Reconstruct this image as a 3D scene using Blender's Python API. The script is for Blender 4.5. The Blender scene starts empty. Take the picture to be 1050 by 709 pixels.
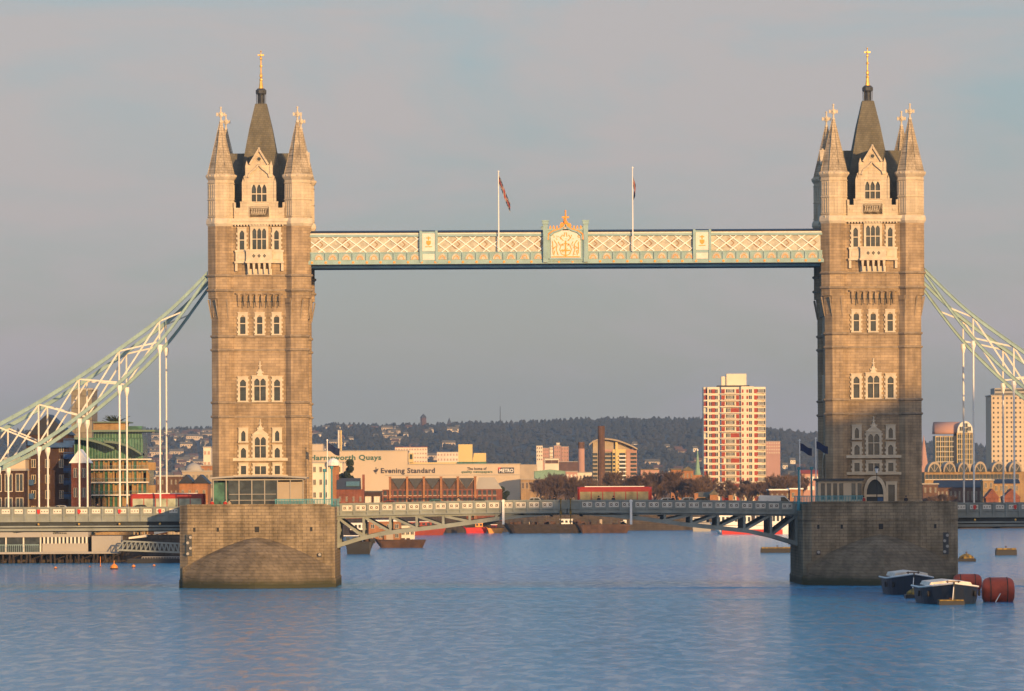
import bpy, bmesh, math, random
from mathutils import Matrix, Vector
R = math.radians
random.seed(7)
SC = bpy.context.scene
COL = SC.collection

# ------------------------------------------------------------------ camera
CAM_Y, CAM_H, F, VX, VY, TH = -690.0, 12.9, 5250.0, 491.0, 502.0, 0.0048
cd = bpy.data.cameras.new('camera'); cam = bpy.data.objects.new('camera', cd); COL.objects.link(cam)
cd.sensor_fit = 'HORIZONTAL'; cd.sensor_width = 36; cd.lens = 36 * F / 1050
cd.shift_x = (525 - VX) / 1050; cd.shift_y = (VY - 354.5) / 1050
cd.clip_start = 1; cd.clip_end = 20000
cam.location = (0, CAM_Y, CAM_H)
cam.rotation_euler = (Matrix.Rotation(R(90), 4, 'X') @ Matrix.Rotation(-TH, 4, 'Z')).to_euler()
SC.camera = cam

# ------------------------------------------------------------------ light, sky, exposure
SUN_AZ, SUN_EL = 25.0, 8.0          # degrees to the right of "straight behind the camera", and above the horizon
sdir = Vector((math.sin(R(SUN_AZ)) * math.cos(R(SUN_EL)), -math.cos(R(SUN_AZ)) * math.cos(R(SUN_EL)), math.sin(R(SUN_EL))))
sl = bpy.data.lights.new('sun', 'SUN'); sun = bpy.data.objects.new('sun', sl); COL.objects.link(sun)
sl.energy = 4.6; sl.angle = R(0.6); sl.color = (1.0, 0.59, 0.24)
sun.rotation_euler = sdir.to_track_quat('Z', 'Y').to_euler(); sun.location = (200, -400, 200)

world = bpy.data.worlds.new('World'); SC.world = world; world.use_nodes = True
nt = world.node_tree; N = nt.nodes; L = nt.links
for n in list(N): N.remove(n)
out = N.new('ShaderNodeOutputWorld'); bg = N.new('ShaderNodeBackground'); bg.inputs[1].default_value = 0.095
sky = N.new('ShaderNodeTexSky'); sky.sky_type = 'NISHITA'; sky.sun_disc = False
sky.sun_elevation = R(SUN_EL); sky.sun_rotation = R(180 - SUN_AZ)
sky.air_density = 1.2; sky.dust_density = 1.5; sky.ozone_density = 1.5; sky.altitude = 20
tc = N.new('ShaderNodeTexCoord')
mp = N.new('ShaderNodeMapping'); mp.inputs['Scale'].default_value = (8, 8, 26); mp.inputs['Location'].default_value = (1.3, 0, 2.55)
no = N.new('ShaderNodeTexNoise'); no.inputs['Scale'].default_value = 1.3; no.inputs['Detail'].default_value = 9; no.inputs['Roughness'].default_value = 0.58; no.inputs['Distortion'].default_value = 0.5
L.new(tc.outputs['Generated'], mp.inputs[0]); L.new(mp.outputs[0], no.inputs[0])
cr = N.new('ShaderNodeValToRGB'); cr.color_ramp.elements[0].position = 0.42; cr.color_ramp.elements[1].position = 0.62
L.new(no.outputs[0], cr.inputs[0])
# high thin overcast: pinkish grey low down, blue grey further up
sx = N.new('ShaderNodeSeparateXYZ'); L.new(tc.outputs['Generated'], sx.inputs[0])
el = N.new('ShaderNodeValToRGB'); e = el.color_ramp.elements
e[0].position = 0.0; e[0].color = (3.7, 3.5, 3.05, 1)
e[1].position = 0.25; e[1].color = (0.6, 3.1, 6.4, 1)
for pos, c_ in ((.03,(3.55,3.5,3.2)),(.06,(3.05,3.6,3.8)),(.097,(2.8,3.8,4.35)),(.13,(1.6,3.8,5.3))):
    q = e.new(pos); q.color = (*c_, 1)
L.new(sx.outputs[2], el.inputs[0])
cl = N.new('ShaderNodeMix'); cl.data_type = 'RGBA'
cl.inputs[7].default_value = (4.15, 3.7, 3.8, 1)
fm = N.new('ShaderNodeMath'); fm.operation = 'MULTIPLY'; fm.inputs[1].default_value = 0.95
L.new(cr.outputs[0], fm.inputs[0]); L.new(fm.outputs[0], cl.inputs[0]); L.new(el.outputs[0], cl.inputs[6])
mx = N.new('ShaderNodeMix'); mx.data_type = 'RGBA'; mx.inputs[0].default_value = 0.85
L.new(sky.outputs[0], mx.inputs[6]); L.new(cl.outputs[2], mx.inputs[7])
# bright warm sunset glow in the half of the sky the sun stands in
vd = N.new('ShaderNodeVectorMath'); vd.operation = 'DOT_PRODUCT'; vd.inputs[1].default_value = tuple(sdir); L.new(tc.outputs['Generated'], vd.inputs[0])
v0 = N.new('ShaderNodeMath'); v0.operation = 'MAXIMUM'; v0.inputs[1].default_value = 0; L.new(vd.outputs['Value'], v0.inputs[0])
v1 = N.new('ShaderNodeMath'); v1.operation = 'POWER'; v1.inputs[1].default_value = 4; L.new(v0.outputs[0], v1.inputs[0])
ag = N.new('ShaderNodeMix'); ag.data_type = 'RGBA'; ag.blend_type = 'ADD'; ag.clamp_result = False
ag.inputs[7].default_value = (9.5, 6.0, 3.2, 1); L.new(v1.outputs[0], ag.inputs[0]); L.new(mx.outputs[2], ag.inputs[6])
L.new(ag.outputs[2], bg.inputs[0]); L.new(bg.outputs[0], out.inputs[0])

SC.view_settings.view_transform = 'Standard'; SC.view_settings.look = 'None'
SC.view_settings.exposure = 0.46; SC.view_settings.gamma = 1.0

# ------------------------------------------------------------------ helpers
def P(px, py, Y):
    """photo pixel -> (X, Z) on the plane at depth Y"""
    dx, dy = px - VX, py - VY
    s = (Y - CAM_Y) / F
    return ((dx - dy * TH) * s, CAM_H - (dy + dx * TH) * s)
def PX(px, Y, py=510): return P(px, py, Y)[0]
def PZ(py, Y, px=500): return P(px, py, Y)[1]
def WY(px, py):
    """depth of a point of the water surface"""
    return CAM_H * F / (py - VY + (px - VX) * TH) + CAM_Y

class MB:
    def __init__(s): s.v = []; s.f = []; s.mi = []; s.m = 0
    def add(s, vs, fs):
        b = len(s.v); s.v += [tuple(p) for p in vs]
        for f in fs: s.f.append([b + i for i in f]); s.mi.append(s.m)
    def box(s, x0, x1, y0, y1, z0, z1):
        if x0 > x1: x0, x1 = x1, x0
        if y0 > y1: y0, y1 = y1, y0
        if z0 > z1: z0, z1 = z1, z0
        s.add([(x0,y0,z0),(x1,y0,z0),(x1,y1,z0),(x0,y1,z0),(x0,y0,z1),(x1,y0,z1),(x1,y1,z1),(x0,y1,z1)],
              [(3,2,1,0),(4,5,6,7),(0,1,5,4),(1,2,6,5),(2,3,7,6),(3,0,4,7)])
    def prism(s, pts, y0, y1):            # polygon in XZ, extruded along Y
        n = len(pts)
        a = sum(pts[i][0]*pts[(i+1)%n][1]-pts[(i+1)%n][0]*pts[i][1] for i in range(n))
        if a < 0: pts = pts[::-1]
        s.add([(x,y0,z) for x,z in pts]+[(x,y1,z) for x,z in pts],
              [list(range(n)), list(range(2*n-1,n-1,-1))]+[((i+1)%n, i, n+i, n+(i+1)%n) for i in range(n)])
    def prismx(s, pts, x0, x1):           # polygon in YZ, extruded along X
        n = len(pts)
        s.add([(x0,y,z) for y,z in pts]+[(x1,y,z) for y,z in pts],
              [list(range(n)), list(range(2*n-1,n-1,-1))]+[((i+1)%n, i, n+i, n+(i+1)%n) for i in range(n)])
    def loft(s, rings, cap=True):         # list of closed rings of equal count
        n = len(rings[0]); b = []
        for r in rings: b += r
        fs = []
        for k in range(len(rings)-1):
            for i in range(n):
                j = (i+1) % n
                fs.append((k*n+i, k*n+j, (k+1)*n+j, (k+1)*n+i))
        if cap: fs.append(list(range(n-1,-1,-1))); fs.append([(len(rings)-1)*n+i for i in range(n)])
        s.add(b, fs)
    def ngon(s, cx, cy, prof, n=8, ph=None, cap=True):   # prof: (apothem, z)
        if ph is None: ph = math.pi/n
        k = 1/math.cos(math.pi/n)
        s.loft([[(cx+r*k*math.cos(ph+2*math.pi*i/n), cy+r*k*math.sin(ph+2*math.pi*i/n), z) for i in range(n)] for r,z in prof], cap)
    def tube(s, p, q, r, n=6, r2=None):
        p, q = Vector(p), Vector(q); d = (q-p)
        if d.length < 1e-6: return
        d.normalize(); a = d.orthogonal().normalized(); b = d.cross(a)
        if r2 is None: r2 = r
        s.loft([[tuple(c+(a*math.cos(2*math.pi*i/n)+b*math.sin(2*math.pi*i/n))*rr) for i in range(n)] for c,rr in ((p,r),(q,r2))])
    def bar(s, p, q, w, y0, y1):          # flat bar in an XZ plane between (x,z) points
        dx, dz = q[0]-p[0], q[1]-p[1]; l = math.hypot(dx,dz); nx, nz = -dz/l*w/2, dx/l*w/2
        s.prism([(p[0]+nx,p[1]+nz),(q[0]+nx,q[1]+nz),(q[0]-nx,q[1]-nz),(p[0]-nx,p[1]-nz)], y0, y1)
    def disc(s, cx, cz, r, y0, y1, n=10): s.prism([(cx+r*math.cos(2*math.pi*i/n), cz+r*math.sin(2*math.pi*i/n)) for i in range(n)], y0, y1)
    def ball(s, cx, cy, cz, r, n=8, m=5, sz=1.0):
        s.loft([[(cx+r*math.sin(math.pi*(k+.15)/(m+.3))*math.cos(2*math.pi*i/n), cy+r*math.sin(math.pi*(k+.15)/(m+.3))*math.sin(2*math.pi*i/n), cz-sz*r*math.cos(math.pi*(k+.15)/(m+.3))) for i in range(n)] for k in range(m+1)])
    def mesh(s, name, mats):
        me = bpy.data.meshes.new(name); me.from_pydata(s.v, [], s.f)
        if not isinstance(mats, (list,tuple)): mats = [mats]
        for m in mats: me.materials.append(m)
        for p, i in zip(me.polygons, s.mi): p.material_index = min(i, len(mats)-1)
        me.update(); return me
    def build(s, name, mats, parent=None, loc=None, rz=0):
        return link(name, s.mesh(name, mats), parent, loc, rz)

def link(name, me, parent=None, loc=None, rz=0):
    o = bpy.data.objects.new(name, me); COL.objects.link(o)
    if parent: o.parent = parent
    if loc: o.location = loc
    if rz: o.rotation_euler.z = rz
    return o
def tag(o, label=None, cat=None, group=None, kind=None):
    if label: o['label'] = label
    if cat: o['category'] = cat
    if group: o['group'] = group
    if kind: o['kind'] = kind
    return o
def empty(name, loc, label=None, cat=None, group=None, rz=0):
    o = bpy.data.objects.new(name, None); COL.objects.link(o); o.location = loc; o.rotation_euler.z = rz; o.empty_display_size = .5
    return tag(o, label, cat, group)
def copy_tree(o, parent=None):
    c = o.copy(); COL.objects.link(c); c.parent = parent
    for ch in [x for x in bpy.data.objects if x.parent == o]: copy_tree(ch, c)
    return c
def shade_smooth(o):
    for p in o.data.polygons: p.use_smooth = True
    return o

# ------------------------------------------------------------------ materials
def newmat(name):
    m = bpy.data.materials.new(name); m.use_nodes = True
    t = m.node_tree; b = t.nodes['Principled BSDF']; return m, t, t.nodes, t.links, b
def plain(name, c, rough=0.7, metal=0.0, var=0.25, scale=1.5, spec=0.3, c2=None, bump=0.0):
    m, t, n, l, b = newmat(name)
    tc = n.new('ShaderNodeTexCoord'); nz = n.new('ShaderNodeTexNoise'); nz.inputs['Scale'].default_value = scale; nz.inputs['Detail'].default_value = 5
    l.new(tc.outputs['Object'], nz.inputs[0])
    mix = n.new('ShaderNodeMix'); mix.data_type = 'RGBA'
    rp = n.new('ShaderNodeValToRGB'); rp.color_ramp.elements[0].position = .35; rp.color_ramp.elements[1].position = .65
    l.new(nz.outputs[0], rp.inputs[0]); l.new(rp.outputs[0], mix.inputs[0])
    d = c2 if c2 else tuple(x*(1-var) for x in c)
    mix.inputs[6].default_value = (*c, 1); mix.inputs[7].default_value = (*d, 1)
    l.new(mix.outputs[2], b.inputs['Base Color'])
    b.inputs['Roughness'].default_value = rough; b.inputs['Metallic'].default_value = metal; b.inputs['Specular IOR Level'].default_value = spec
    if bump:
        bp = n.new('ShaderNodeBump'); bp.inputs['Strength'].default_value = bump; bp.inputs['Distance'].default_value = .1
        l.new(nz.outputs[0], bp.inputs['Height']); l.new(bp.outputs[0], b.inputs['Normal'])
    return m
def masonry(name, c1, c2, mortar, bw, bh, msize=0.03, rough=.85, stain=.3, bump=.5, algae=False, band=0.0):
    m, t, n, l, b = newmat(name)
    tc = n.new('ShaderNodeTexCoord'); s = n.new('ShaderNodeSeparateXYZ'); l.new(tc.outputs['Object'], s.inputs[0])
    ad = n.new('ShaderNodeMath'); ad.operation = 'ADD'; l.new(s.outputs[0], ad.inputs[0]); l.new(s.outputs[1], ad.inputs[1])
    cb = n.new('ShaderNodeCombineXYZ'); l.new(ad.outputs[0], cb.inputs[0]); l.new(s.outputs[2], cb.inputs[1])
    br = n.new('ShaderNodeTexBrick'); l.new(cb.outputs[0], br.inputs[0])
    br.inputs['Scale'].default_value = 1; br.inputs['Brick Width'].default_value = bw; br.inputs['Row Height'].default_value = bh
    br.inputs['Mortar Size'].default_value = msize; br.inputs['Mortar Smooth'].default_value = .3
    br.inputs['Color1'].default_value = (*c1,1); br.inputs['Color2'].default_value = (*c2,1); br.inputs['Mortar'].default_value = (*mortar,1)
    # weathering at two scales
    nz = n.new('ShaderNodeTexNoise'); nz.inputs['Scale'].default_value = .35; nz.inputs['Detail'].default_value = 8; nz.inputs['Roughness'].default_value = .65
    l.new(tc.outputs['Object'], nz.inputs[0])
    rp = n.new('ShaderNodeValToRGB'); rp.color_ramp.elements[0].position = .3; rp.color_ramp.elements[1].position = .7
    rp.color_ramp.elements[0].color = (1-stain,)*3+(1,); rp.color_ramp.elements[1].color = (1+stain*.35,)*3+(1,)
    l.new(nz.outputs[0], rp.inputs[0])
    mu = n.new('ShaderNodeMix'); mu.data_type = 'RGBA'; mu.blend_type = 'MULTIPLY'; mu.inputs[0].default_value = 1
    l.new(br.outputs[0], mu.inputs[6]); l.new(rp.outputs[0], mu.inputs[7])
    # vertical rain streaks
    mp = n.new('ShaderNodeMapping'); mp.inputs['Scale'].default_value = (1.6, 1.6, .12); l.new(tc.outputs['Object'], mp.inputs[0])
    n2 = n.new('ShaderNodeTexNoise'); n2.inputs['Scale'].default_value = 1; n2.inputs['Detail'].default_value = 4; l.new(mp.outputs[0], n2.inputs[0])
    r2 = n.new('ShaderNodeValToRGB'); r2.color_ramp.elements[0].position = .35; r2.color_ramp.elements[1].position = .6
    r2.color_ramp.elements[0].color = (1-stain*.7,)*3+(1,); r2.color_ramp.elements[1].color = (1,1,1,1)
    l.new(n2.outputs[0], r2.inputs[0])
    m2 = n.new('ShaderNodeMix'); m2.data_type = 'RGBA'; m2.blend_type = 'MULTIPLY'; m2.inputs[0].default_value = 1
    l.new(mu.outputs[2], m2.inputs[6]); l.new(r2.outputs[0], m2.inputs[7])
    last = m2.outputs[2]
    if algae:
        nm = n.new('ShaderNodeMath'); nm.operation = 'MULTIPLY_ADD'; nm.inputs[1].default_value = 1.2; nm.inputs[2].default_value = -.6
        l.new(nz.outputs[0], nm.inputs[0])
        za = n.new('ShaderNodeMath'); za.operation = 'ADD'; l.new(s.outputs[2], za.inputs[0]); l.new(nm.outputs[0], za.inputs[1])
        ra = n.new('ShaderNodeMapRange'); ra.inputs[1].default_value = .5; ra.inputs[2].default_value = 1.35; ra.inputs[3].default_value = 1; ra.inputs[4].default_value = 0
        l.new(za.outputs[0], ra.inputs[0])
        m3 = n.new('ShaderNodeMix'); m3.data_type = 'RGBA'; m3.inputs[7].default_value = (.018,.030,.012,1)
        l.new(ra.outputs[0], m3.inputs[0]); l.new(last, m3.inputs[6])
        rb = n.new('ShaderNodeMapRange'); rb.inputs[1].default_value = 1.5; rb.inputs[2].default_value = 4.6; rb.inputs[3].default_value = .35; rb.inputs[4].default_value = 0
        l.new(za.outputs[0], rb.inputs[0])
        m4 = n.new('ShaderNodeMix'); m4.data_type = 'RGBA'; m4.inputs[7].default_value = (.10,.085,.055,1)
        l.new(rb.outputs[0], m4.inputs[0]); l.new(m3.outputs[2], m4.inputs[6]); last = m4.outputs[2]
    l.new(last, b.inputs['Base Color'])
    bp = n.new('ShaderNodeBump'); bp.inputs['Strength'].default_value = bump; bp.inputs['Distance'].default_value = .04; bp.invert = True
    l.new(br.outputs['Fac'], bp.inputs['Height']); l.new(bp.outputs[0], b.inputs['Normal'])
    b.inputs['Roughness'].default_value = rough; b.inputs['Specular IOR Level'].default_value = .2
    return m
def glass(name, c=(.03,.04,.045), rough=.12):
    m, t, n, l, b = newmat(name)
    tc = n.new('ShaderNodeTexCoord'); nz = n.new('ShaderNodeTexNoise'); nz.inputs['Scale'].default_value = .9; l.new(tc.outputs['Object'], nz.inputs[0])
    rp = n.new('ShaderNodeValToRGB'); rp.color_ramp.elements[0].position = .4; rp.color_ramp.elements[1].position = .65
    rp.color_ramp.elements[0].color = (*c,1); rp.color_ramp.elements[1].color = tuple(x*2.2 for x in c)+(1,)  # paler noise patches put varied reflections into the pane colour
    l.new(nz.outputs[0], rp.inputs[0]); l.new(rp.outputs[0], b.inputs['Base Color'])
    b.inputs['Roughness'].default_value = rough; b.inputs['Specular IOR Level'].default_value = .6
    return m

M = {}
M['granite'] = masonry('granite', (.45,.335,.21), (.345,.26,.168), (.23,.175,.12), 1.15, .38, .022, stain=.4)
M['portland'] = masonry('portland', (.62,.52,.37), (.55,.46,.33), (.42,.35,.25), 1.1, .4, .02, stain=.22, bump=.3)
M['spirestone'] = masonry('spirestone', (.54,.45,.32), (.43,.355,.25), (.27,.22,.155), .55, .34, .03, stain=.4)
M['pierstone'] = masonry('pierstone', (.335,.265,.17), (.27,.215,.14), (.16,.13,.09), 1.1, .40, .03, stain=.5, algae=True, bump=.8)
M['cutstone'] = masonry('cutstone', (.235,.19,.13), (.185,.15,.105), (.11,.09,.065), 1.3, .40, .03, stain=.4, algae=True, bump=.8)
M['trim'] = plain('trim_stone', (.59,.51,.38), .8, var=.2, scale=1.2)
M['string'] = plain('string_course_stone', (.30,.24,.17), .85, var=.3)
M['slate'] = masonry('slate', (.17,.155,.11), (.14,.13,.095), (.09,.085,.07), .5, .28, .02, stain=.25, bump=.3)
M['lead'] = plain('lead', (.06,.065,.07), .6)
M['gold'] = plain('gilding', (.95,.55,.14), .35, metal=.7, var=.15)
M['glass'] = glass('window_glass', (.022,.028,.028), .2)
M['glassg'] = glass('green_glass', (.03,.085,.055), .12)
M['pale'] = plain('pale_green_paint', (.27,.40,.39), .5, var=.18, scale=.8)
M['teal'] = plain('teal_paint', (.12,.22,.22), .5)
M['cream'] = plain('cream_paint', (.66,.63,.54), .55, var=.12)
M['umber'] = plain('umber_paint', (.36,.20,.09), .6)
M['ochre'] = plain('ochre_panel_paint', (.50,.475,.38), .6, var=.3, scale=1.5)
M['white'] = plain('white_paint', (.80,.78,.72), .5, var=.1)
M['deckg'] = plain('grey_green_paint', (.24,.27,.25), .55, var=.25, scale=.6)
M['dark'] = plain('dark_shadow_steel', (.035,.045,.05), .6)  # dark steel tone, also painted shade in the side span slot
M['orange'] = plain('orange_gilt_paint', (.85,.33,.06), .5, var=.15)
M['red'] = plain('red_paint', (.55,.035,.03), .35, var=.15)
M['busred'] = plain('bus_red_paint', (.36,.04,.03), .3, var=.15)
M['rust'] = plain('rust', (.10,.055,.035), .85, var=.5, scale=.5)
M['black'] = plain('black_paint', (.015,.017,.02), .5)
M['navy'] = plain('navy_paint', (.010,.018,.036), .5, scale=.7, c2=(.018,.02,.028))
M['blue'] = plain('blue_paint', (.03,.09,.22), .5)
M['brightteal'] = plain('turquoise_paint', (.06,.26,.30), .5)
M['asphalt'] = plain('asphalt', (.05,.05,.05), .9)
M['brick'] = masonry('red_brick', (.28,.085,.045), (.22,.07,.04), (.2,.13,.09), .6, .22, .02, stain=.4, bump=.2)
M['brickbrown'] = masonry('brown_brick', (.085,.045,.030), (.065,.036,.026), (.06,.04,.03), .6, .22, .02, stain=.35, bump=.2)
M['brickorange'] = masonry('orange_brick', (.42,.19,.08), (.36,.16,.07), (.3,.18,.1), .6, .22, .02, stain=.3, bump=.2)
M['brickdark'] = masonry('dark_chimney_brick', (.17,.095,.06), (.13,.075,.05), (.1,.06,.04), .8, .4, .03, stain=.35)
M['yellowstock'] = masonry('yellow_stock_brick', (.42,.28,.13), (.36,.24,.12), (.3,.2,.1), .6, .22, .02, stain=.3)
M['tan'] = plain('tan_render', (.40,.33,.24), .85, var=.2, scale=.2)
M['dull'] = masonry('dull_tower_cladding', (.25,.225,.17), (.22,.20,.155), (.17,.15,.12), 3, 2.9, .15, stain=.25)
M['cream_wall'] = plain('cream_cladding', (.55,.45,.32), .8, var=.12, scale=.05)
M['grey_wall'] = plain('grey_concrete', (.36,.34,.30), .85, var=.15, scale=.1)
M['yellow_clad'] = plain('yellow_cladding', (.60,.46,.20), .8, var=.1, scale=.05)
M['white_render'] = plain('white_render', (.72,.64,.50), .8, var=.12, scale=.2)
M['pink'] = plain('pink_render', (.45,.26,.20), .85, var=.15, scale=.1)
M['redpanel'] = plain('red_panel', (.34,.06,.035), .8, var=.3, scale=.3)
M['greenroof'] = plain('green_roof', (.14,.20,.15), .6, var=.2, scale=.3)
M['copper'] = plain('green_copper', (.22,.36,.26), .7)
M['mooring'] = plain('yellow_mooring_paint', (.34,.22,.035), .8, scale=1.8, c2=(.06,.045,.02))
M['redbuoy'] = plain('red_buoy_paint', (.50,.075,.03), .55, var=.45, scale=.7)
M['buoyorange'] = plain('orange_buoy_paint', (.75,.26,.04), .5)
M['cover'] = plain('white_tarpaulin', (.76,.70,.60), .6, var=.3, scale=1.1, bump=1.0)
M['timber'] = plain('dark_timber', (.05,.038,.028), .9, var=.4)
M['twig'] = plain('bare_twigs', (.13,.085,.06), .95, var=.3, scale=.3)
M['bark'] = plain('bark', (.09,.065,.05), .95)
M['evergreen'] = plain('evergreen_leaf', (.035,.05,.022), .8, var=.4, scale=.4)
M['wood_far'] = plain('far_woodland', (.028,.034,.028), .95, scale=.012, c2=(.045,.043,.034))
M['wood_brown'] = plain('winter_woodland', (.115,.075,.052), .95, scale=.03, c2=(.07,.05,.038))
M['hill'] = plain('hill_grass_and_scrub', (.035,.04,.03), .95, scale=.006, c2=(.06,.052,.04))
M['ground'] = plain('ground', (.12,.10,.08), .95, scale=.02)
M['quay'] = masonry('quay_wall_stone', (.10,.08,.06), (.08,.065,.05), (.04,.035,.03), 2, .6, .05, stain=.4)
M['tyre'] = plain('tyre_rubber', (.02,.02,.02), .9)
M['skin'] = plain('skin', (.5,.3,.2), .6)
M['cloth1'] = plain('dark_cloth', (.03,.03,.04), .9)
M['cloth2'] = plain('red_cloth', (.4,.04,.03), .9)
M['cloth3'] = plain('beige_cloth', (.35,.28,.2), .9)
M['flagnavy'] = plain('navy_flag', (.015,.025,.07), .8)

def water_mat():
    m, t, n, l, b = newmat('river_water')
    tc = n.new('ShaderNodeTexCoord')
    b.inputs['Base Color'].default_value = (.003,.215,.43,1); b.inputs['Specular IOR Level'].default_value = .3; b.inputs['Roughness'].default_value = .12; b.inputs['IOR'].default_value = 1.33
    # slow patches: smooth slicks against ruffled water
    mpb = n.new('ShaderNodeMapping'); mpb.inputs['Scale'].default_value = (.010,.0035,1); l.new(tc.outputs['Object'], mpb.inputs[0])
    nb = n.new('ShaderNodeTexNoise'); nb.inputs['Scale'].default_value = 1; nb.inputs['Detail'].default_value = 5; nb.inputs['Roughness'].default_value = .6; l.new(mpb.outputs[0], nb.inputs[0])
    rr = n.new('ShaderNodeMapRange'); rr.inputs[1].default_value = .35; rr.inputs[2].default_value = .65; rr.inputs[3].default_value = .45; rr.inputs[4].default_value = 1.0; l.new(nb.outputs[0], rr.inputs[0])
    hs = []
    for sc, w, st in ((1.0, .42, (1.5,.22,1)), (.3, .5, (1,.5,1)), (.7, .42, (1,.8,1)), (2.2, .13, (1,1,1))):
        mp = n.new('ShaderNodeMapping'); mp.inputs['Scale'].default_value = st; mp.inputs['Rotation'].default_value = (0,0,.35*sc); l.new(tc.outputs['Object'], mp.inputs[0])
        z = n.new('ShaderNodeTexNoise'); z.inputs['Scale'].default_value = sc; z.inputs['Detail'].default_value = 5; z.inputs['Roughness'].default_value = .62; z.inputs['Distortion'].default_value = .4; l.new(mp.outputs[0], z.inputs[0])
        k = n.new('ShaderNodeMath'); k.operation = 'MULTIPLY'; k.inputs[1].default_value = w; l.new(z.outputs[0], k.inputs[0]); hs.append(k)
    a1 = n.new('ShaderNodeMath'); a1.operation = 'ADD'; l.new(hs[0].outputs[0], a1.inputs[0]); l.new(hs[1].outputs[0], a1.inputs[1])
    a0 = n.new('ShaderNodeMath'); a0.operation = 'ADD'; l.new(a1.outputs[0], a0.inputs[0]); l.new(hs[2].outputs[0], a0.inputs[1])
    a2 = n.new('ShaderNodeMath'); a2.operation = 'ADD'; l.new(a0.outputs[0], a2.inputs[0]); l.new(hs[3].outputs[0], a2.inputs[1])
    bp = n.new('ShaderNodeBump'); bp.inputs['Distance'].default_value = 3.4
    mf = n.new('ShaderNodeMapping'); mf.inputs['Scale'].default_value = (.7,.14,1); l.new(tc.outputs['Object'], mf.inputs[0])
    nf = n.new('ShaderNodeTexNoise'); nf.inputs['Scale'].default_value = 1; nf.inputs['Detail'].default_value = 6; nf.inputs['Roughness'].default_value = .7; l.new(mf.outputs[0], nf.inputs[0])
    rf = n.new('ShaderNodeMapRange'); rf.inputs[1].default_value = .43; rf.inputs[2].default_value = .57; rf.inputs[3].default_value = .15; rf.inputs[4].default_value = 1.0; l.new(nf.outputs[0], rf.inputs[0])
    mm = n.new('ShaderNodeMath'); mm.operation = 'MULTIPLY'; l.new(rr.outputs[0], mm.inputs[0]); l.new(rf.outputs[0], mm.inputs[1]); l.new(mm.outputs[0], bp.inputs['Strength'])
    l.new(a2.outputs[0], bp.inputs['Height']); l.new(bp.outputs[0], b.inputs['Normal'])
    return m
M['water'] = water_mat()

# ------------------------------------------------------------------ setting: water, land, hills
w = MB()
def cur(Y0, h, ph, x):      # a low standing ridge where two currents meet
    return [(Y0+1.3*math.sin(x*.021+ph)-2.2,0),(Y0+1.3*math.sin(x*.021+ph)-.5,h*(.8+.2*math.sin(x*.13+ph)*math.sin(x*.37))),(Y0+1.3*math.sin(x*.021+ph)+2.4,0)]
xs_ = [-4000,-300]+[-120+2.0*i for i in range(121)]+[300,4000]
for x in xs_:
    for (y,z) in [(-2500,0)]+cur(-98,.06,1.0,x)+cur(-28,.15,0,x)+[(40,0),(9500,0)]: w.v.append((x,y,z))
nr = 9
for i in range(len(xs_)-1):
    for j in range(nr-1): a = i*nr+j; w.f.append([a,a+nr,a+nr+1,a+1]); w.mi.append(0)
tag(w.build('water', M['water']), 'wind ruffled blue river', None, None, 'structure')

GZ = 4.0
edge = [(-3500,236),(PX(185,236),236),(PX(225,300),300),(PX(330,560),560),(PX(352,700),700),(PX(440,820),820),(PX(560,885),885),(PX(1100,900),900),(3500,930)]
g = MB()
pts = edge + [(3500,9400),(-3500,9400)]
n_ = len(pts)
g.add([(x,y,GZ) for x,y in pts], [list(range(n_))])
tag(g.build('ground', M['ground']), 'flat riverside land', None, None, 'structure')
g = MB()
for (x0,y0),(x1,y1) in zip(edge, edge[1:]): g.add([(x0,y0,-2),(x1,y1,-2),(x1,y1,GZ),(x0,y0,GZ)], [(0,1,2,3)]); g.add([(x0,y0-.01,GZ),(x1,y1-.01,GZ),(x1,y1,GZ+1.0),(x0,y0,GZ+1.0)], [(0,1,2,3)])
tag(g.build('quay_wall', M['quay']), 'dark stone embankment wall along the far bank', 'wall')
g = MB(); g.box(98,600,-700,-60,-2,3.6)
tag(g.build('south_bank_ground', M['ground']), 'paved riverside land outside the picture', None, None, 'structure')

sky_px = [(-80,443),(150,443),(213,441),(320,441),(345,437),(400,438),(431,438),(470,436),(520,435.5),(560,434.5),(600,432),(640,431),(700,432),(722,432),(785,442),(838,447),(945,456),(1000,459),(1100,462)]
def ridge_y(px):
    for (a,ya),(b_,yb) in zip(sky_px, sky_px[1:]):
        if a <= px <= b_: return ya+(yb-ya)*(px-a)/(b_-a)
    return 445
def hill_z(X, Y):
    px = VX + X*F/(7000-CAM_Y)
    zt = PZ(ridge_y(max(-80,min(1100,px))), 7000, px) - 6
    t = max(0,min(1,(Y-3900)/3100)); t = t*t*(3-2*t)
    if Y > 7000: t = 1-.3*(Y-7000)/1500
    zz = GZ-1 + (zt-GZ+1)*t
    return zz + 5*t*math.sin(X*.006+Y*.002)*math.sin(Y*.0031)*(1-min(1,max(0,(Y-5800)/1200)))
g = MB(); NXh, NYh = 90, 40
for j in range(NYh+1):
    for i in range(NXh+1):
        X = -1150+i*2400/NXh; Y = 3900+j*4600/NYh; g.v.append((X,Y,hill_z(X,Y)))
for j in range(NYh):
    for i in range(NXh):
        a = j*(NXh+1)+i; g.f.append([a,a+1,a+NXh+2,a+NXh+1]); g.mi.append(0)
tag(shade_smooth(g.build('hills', M['hill'])), 'low wooded hills on the horizon', None, None, 'structure')

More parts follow.
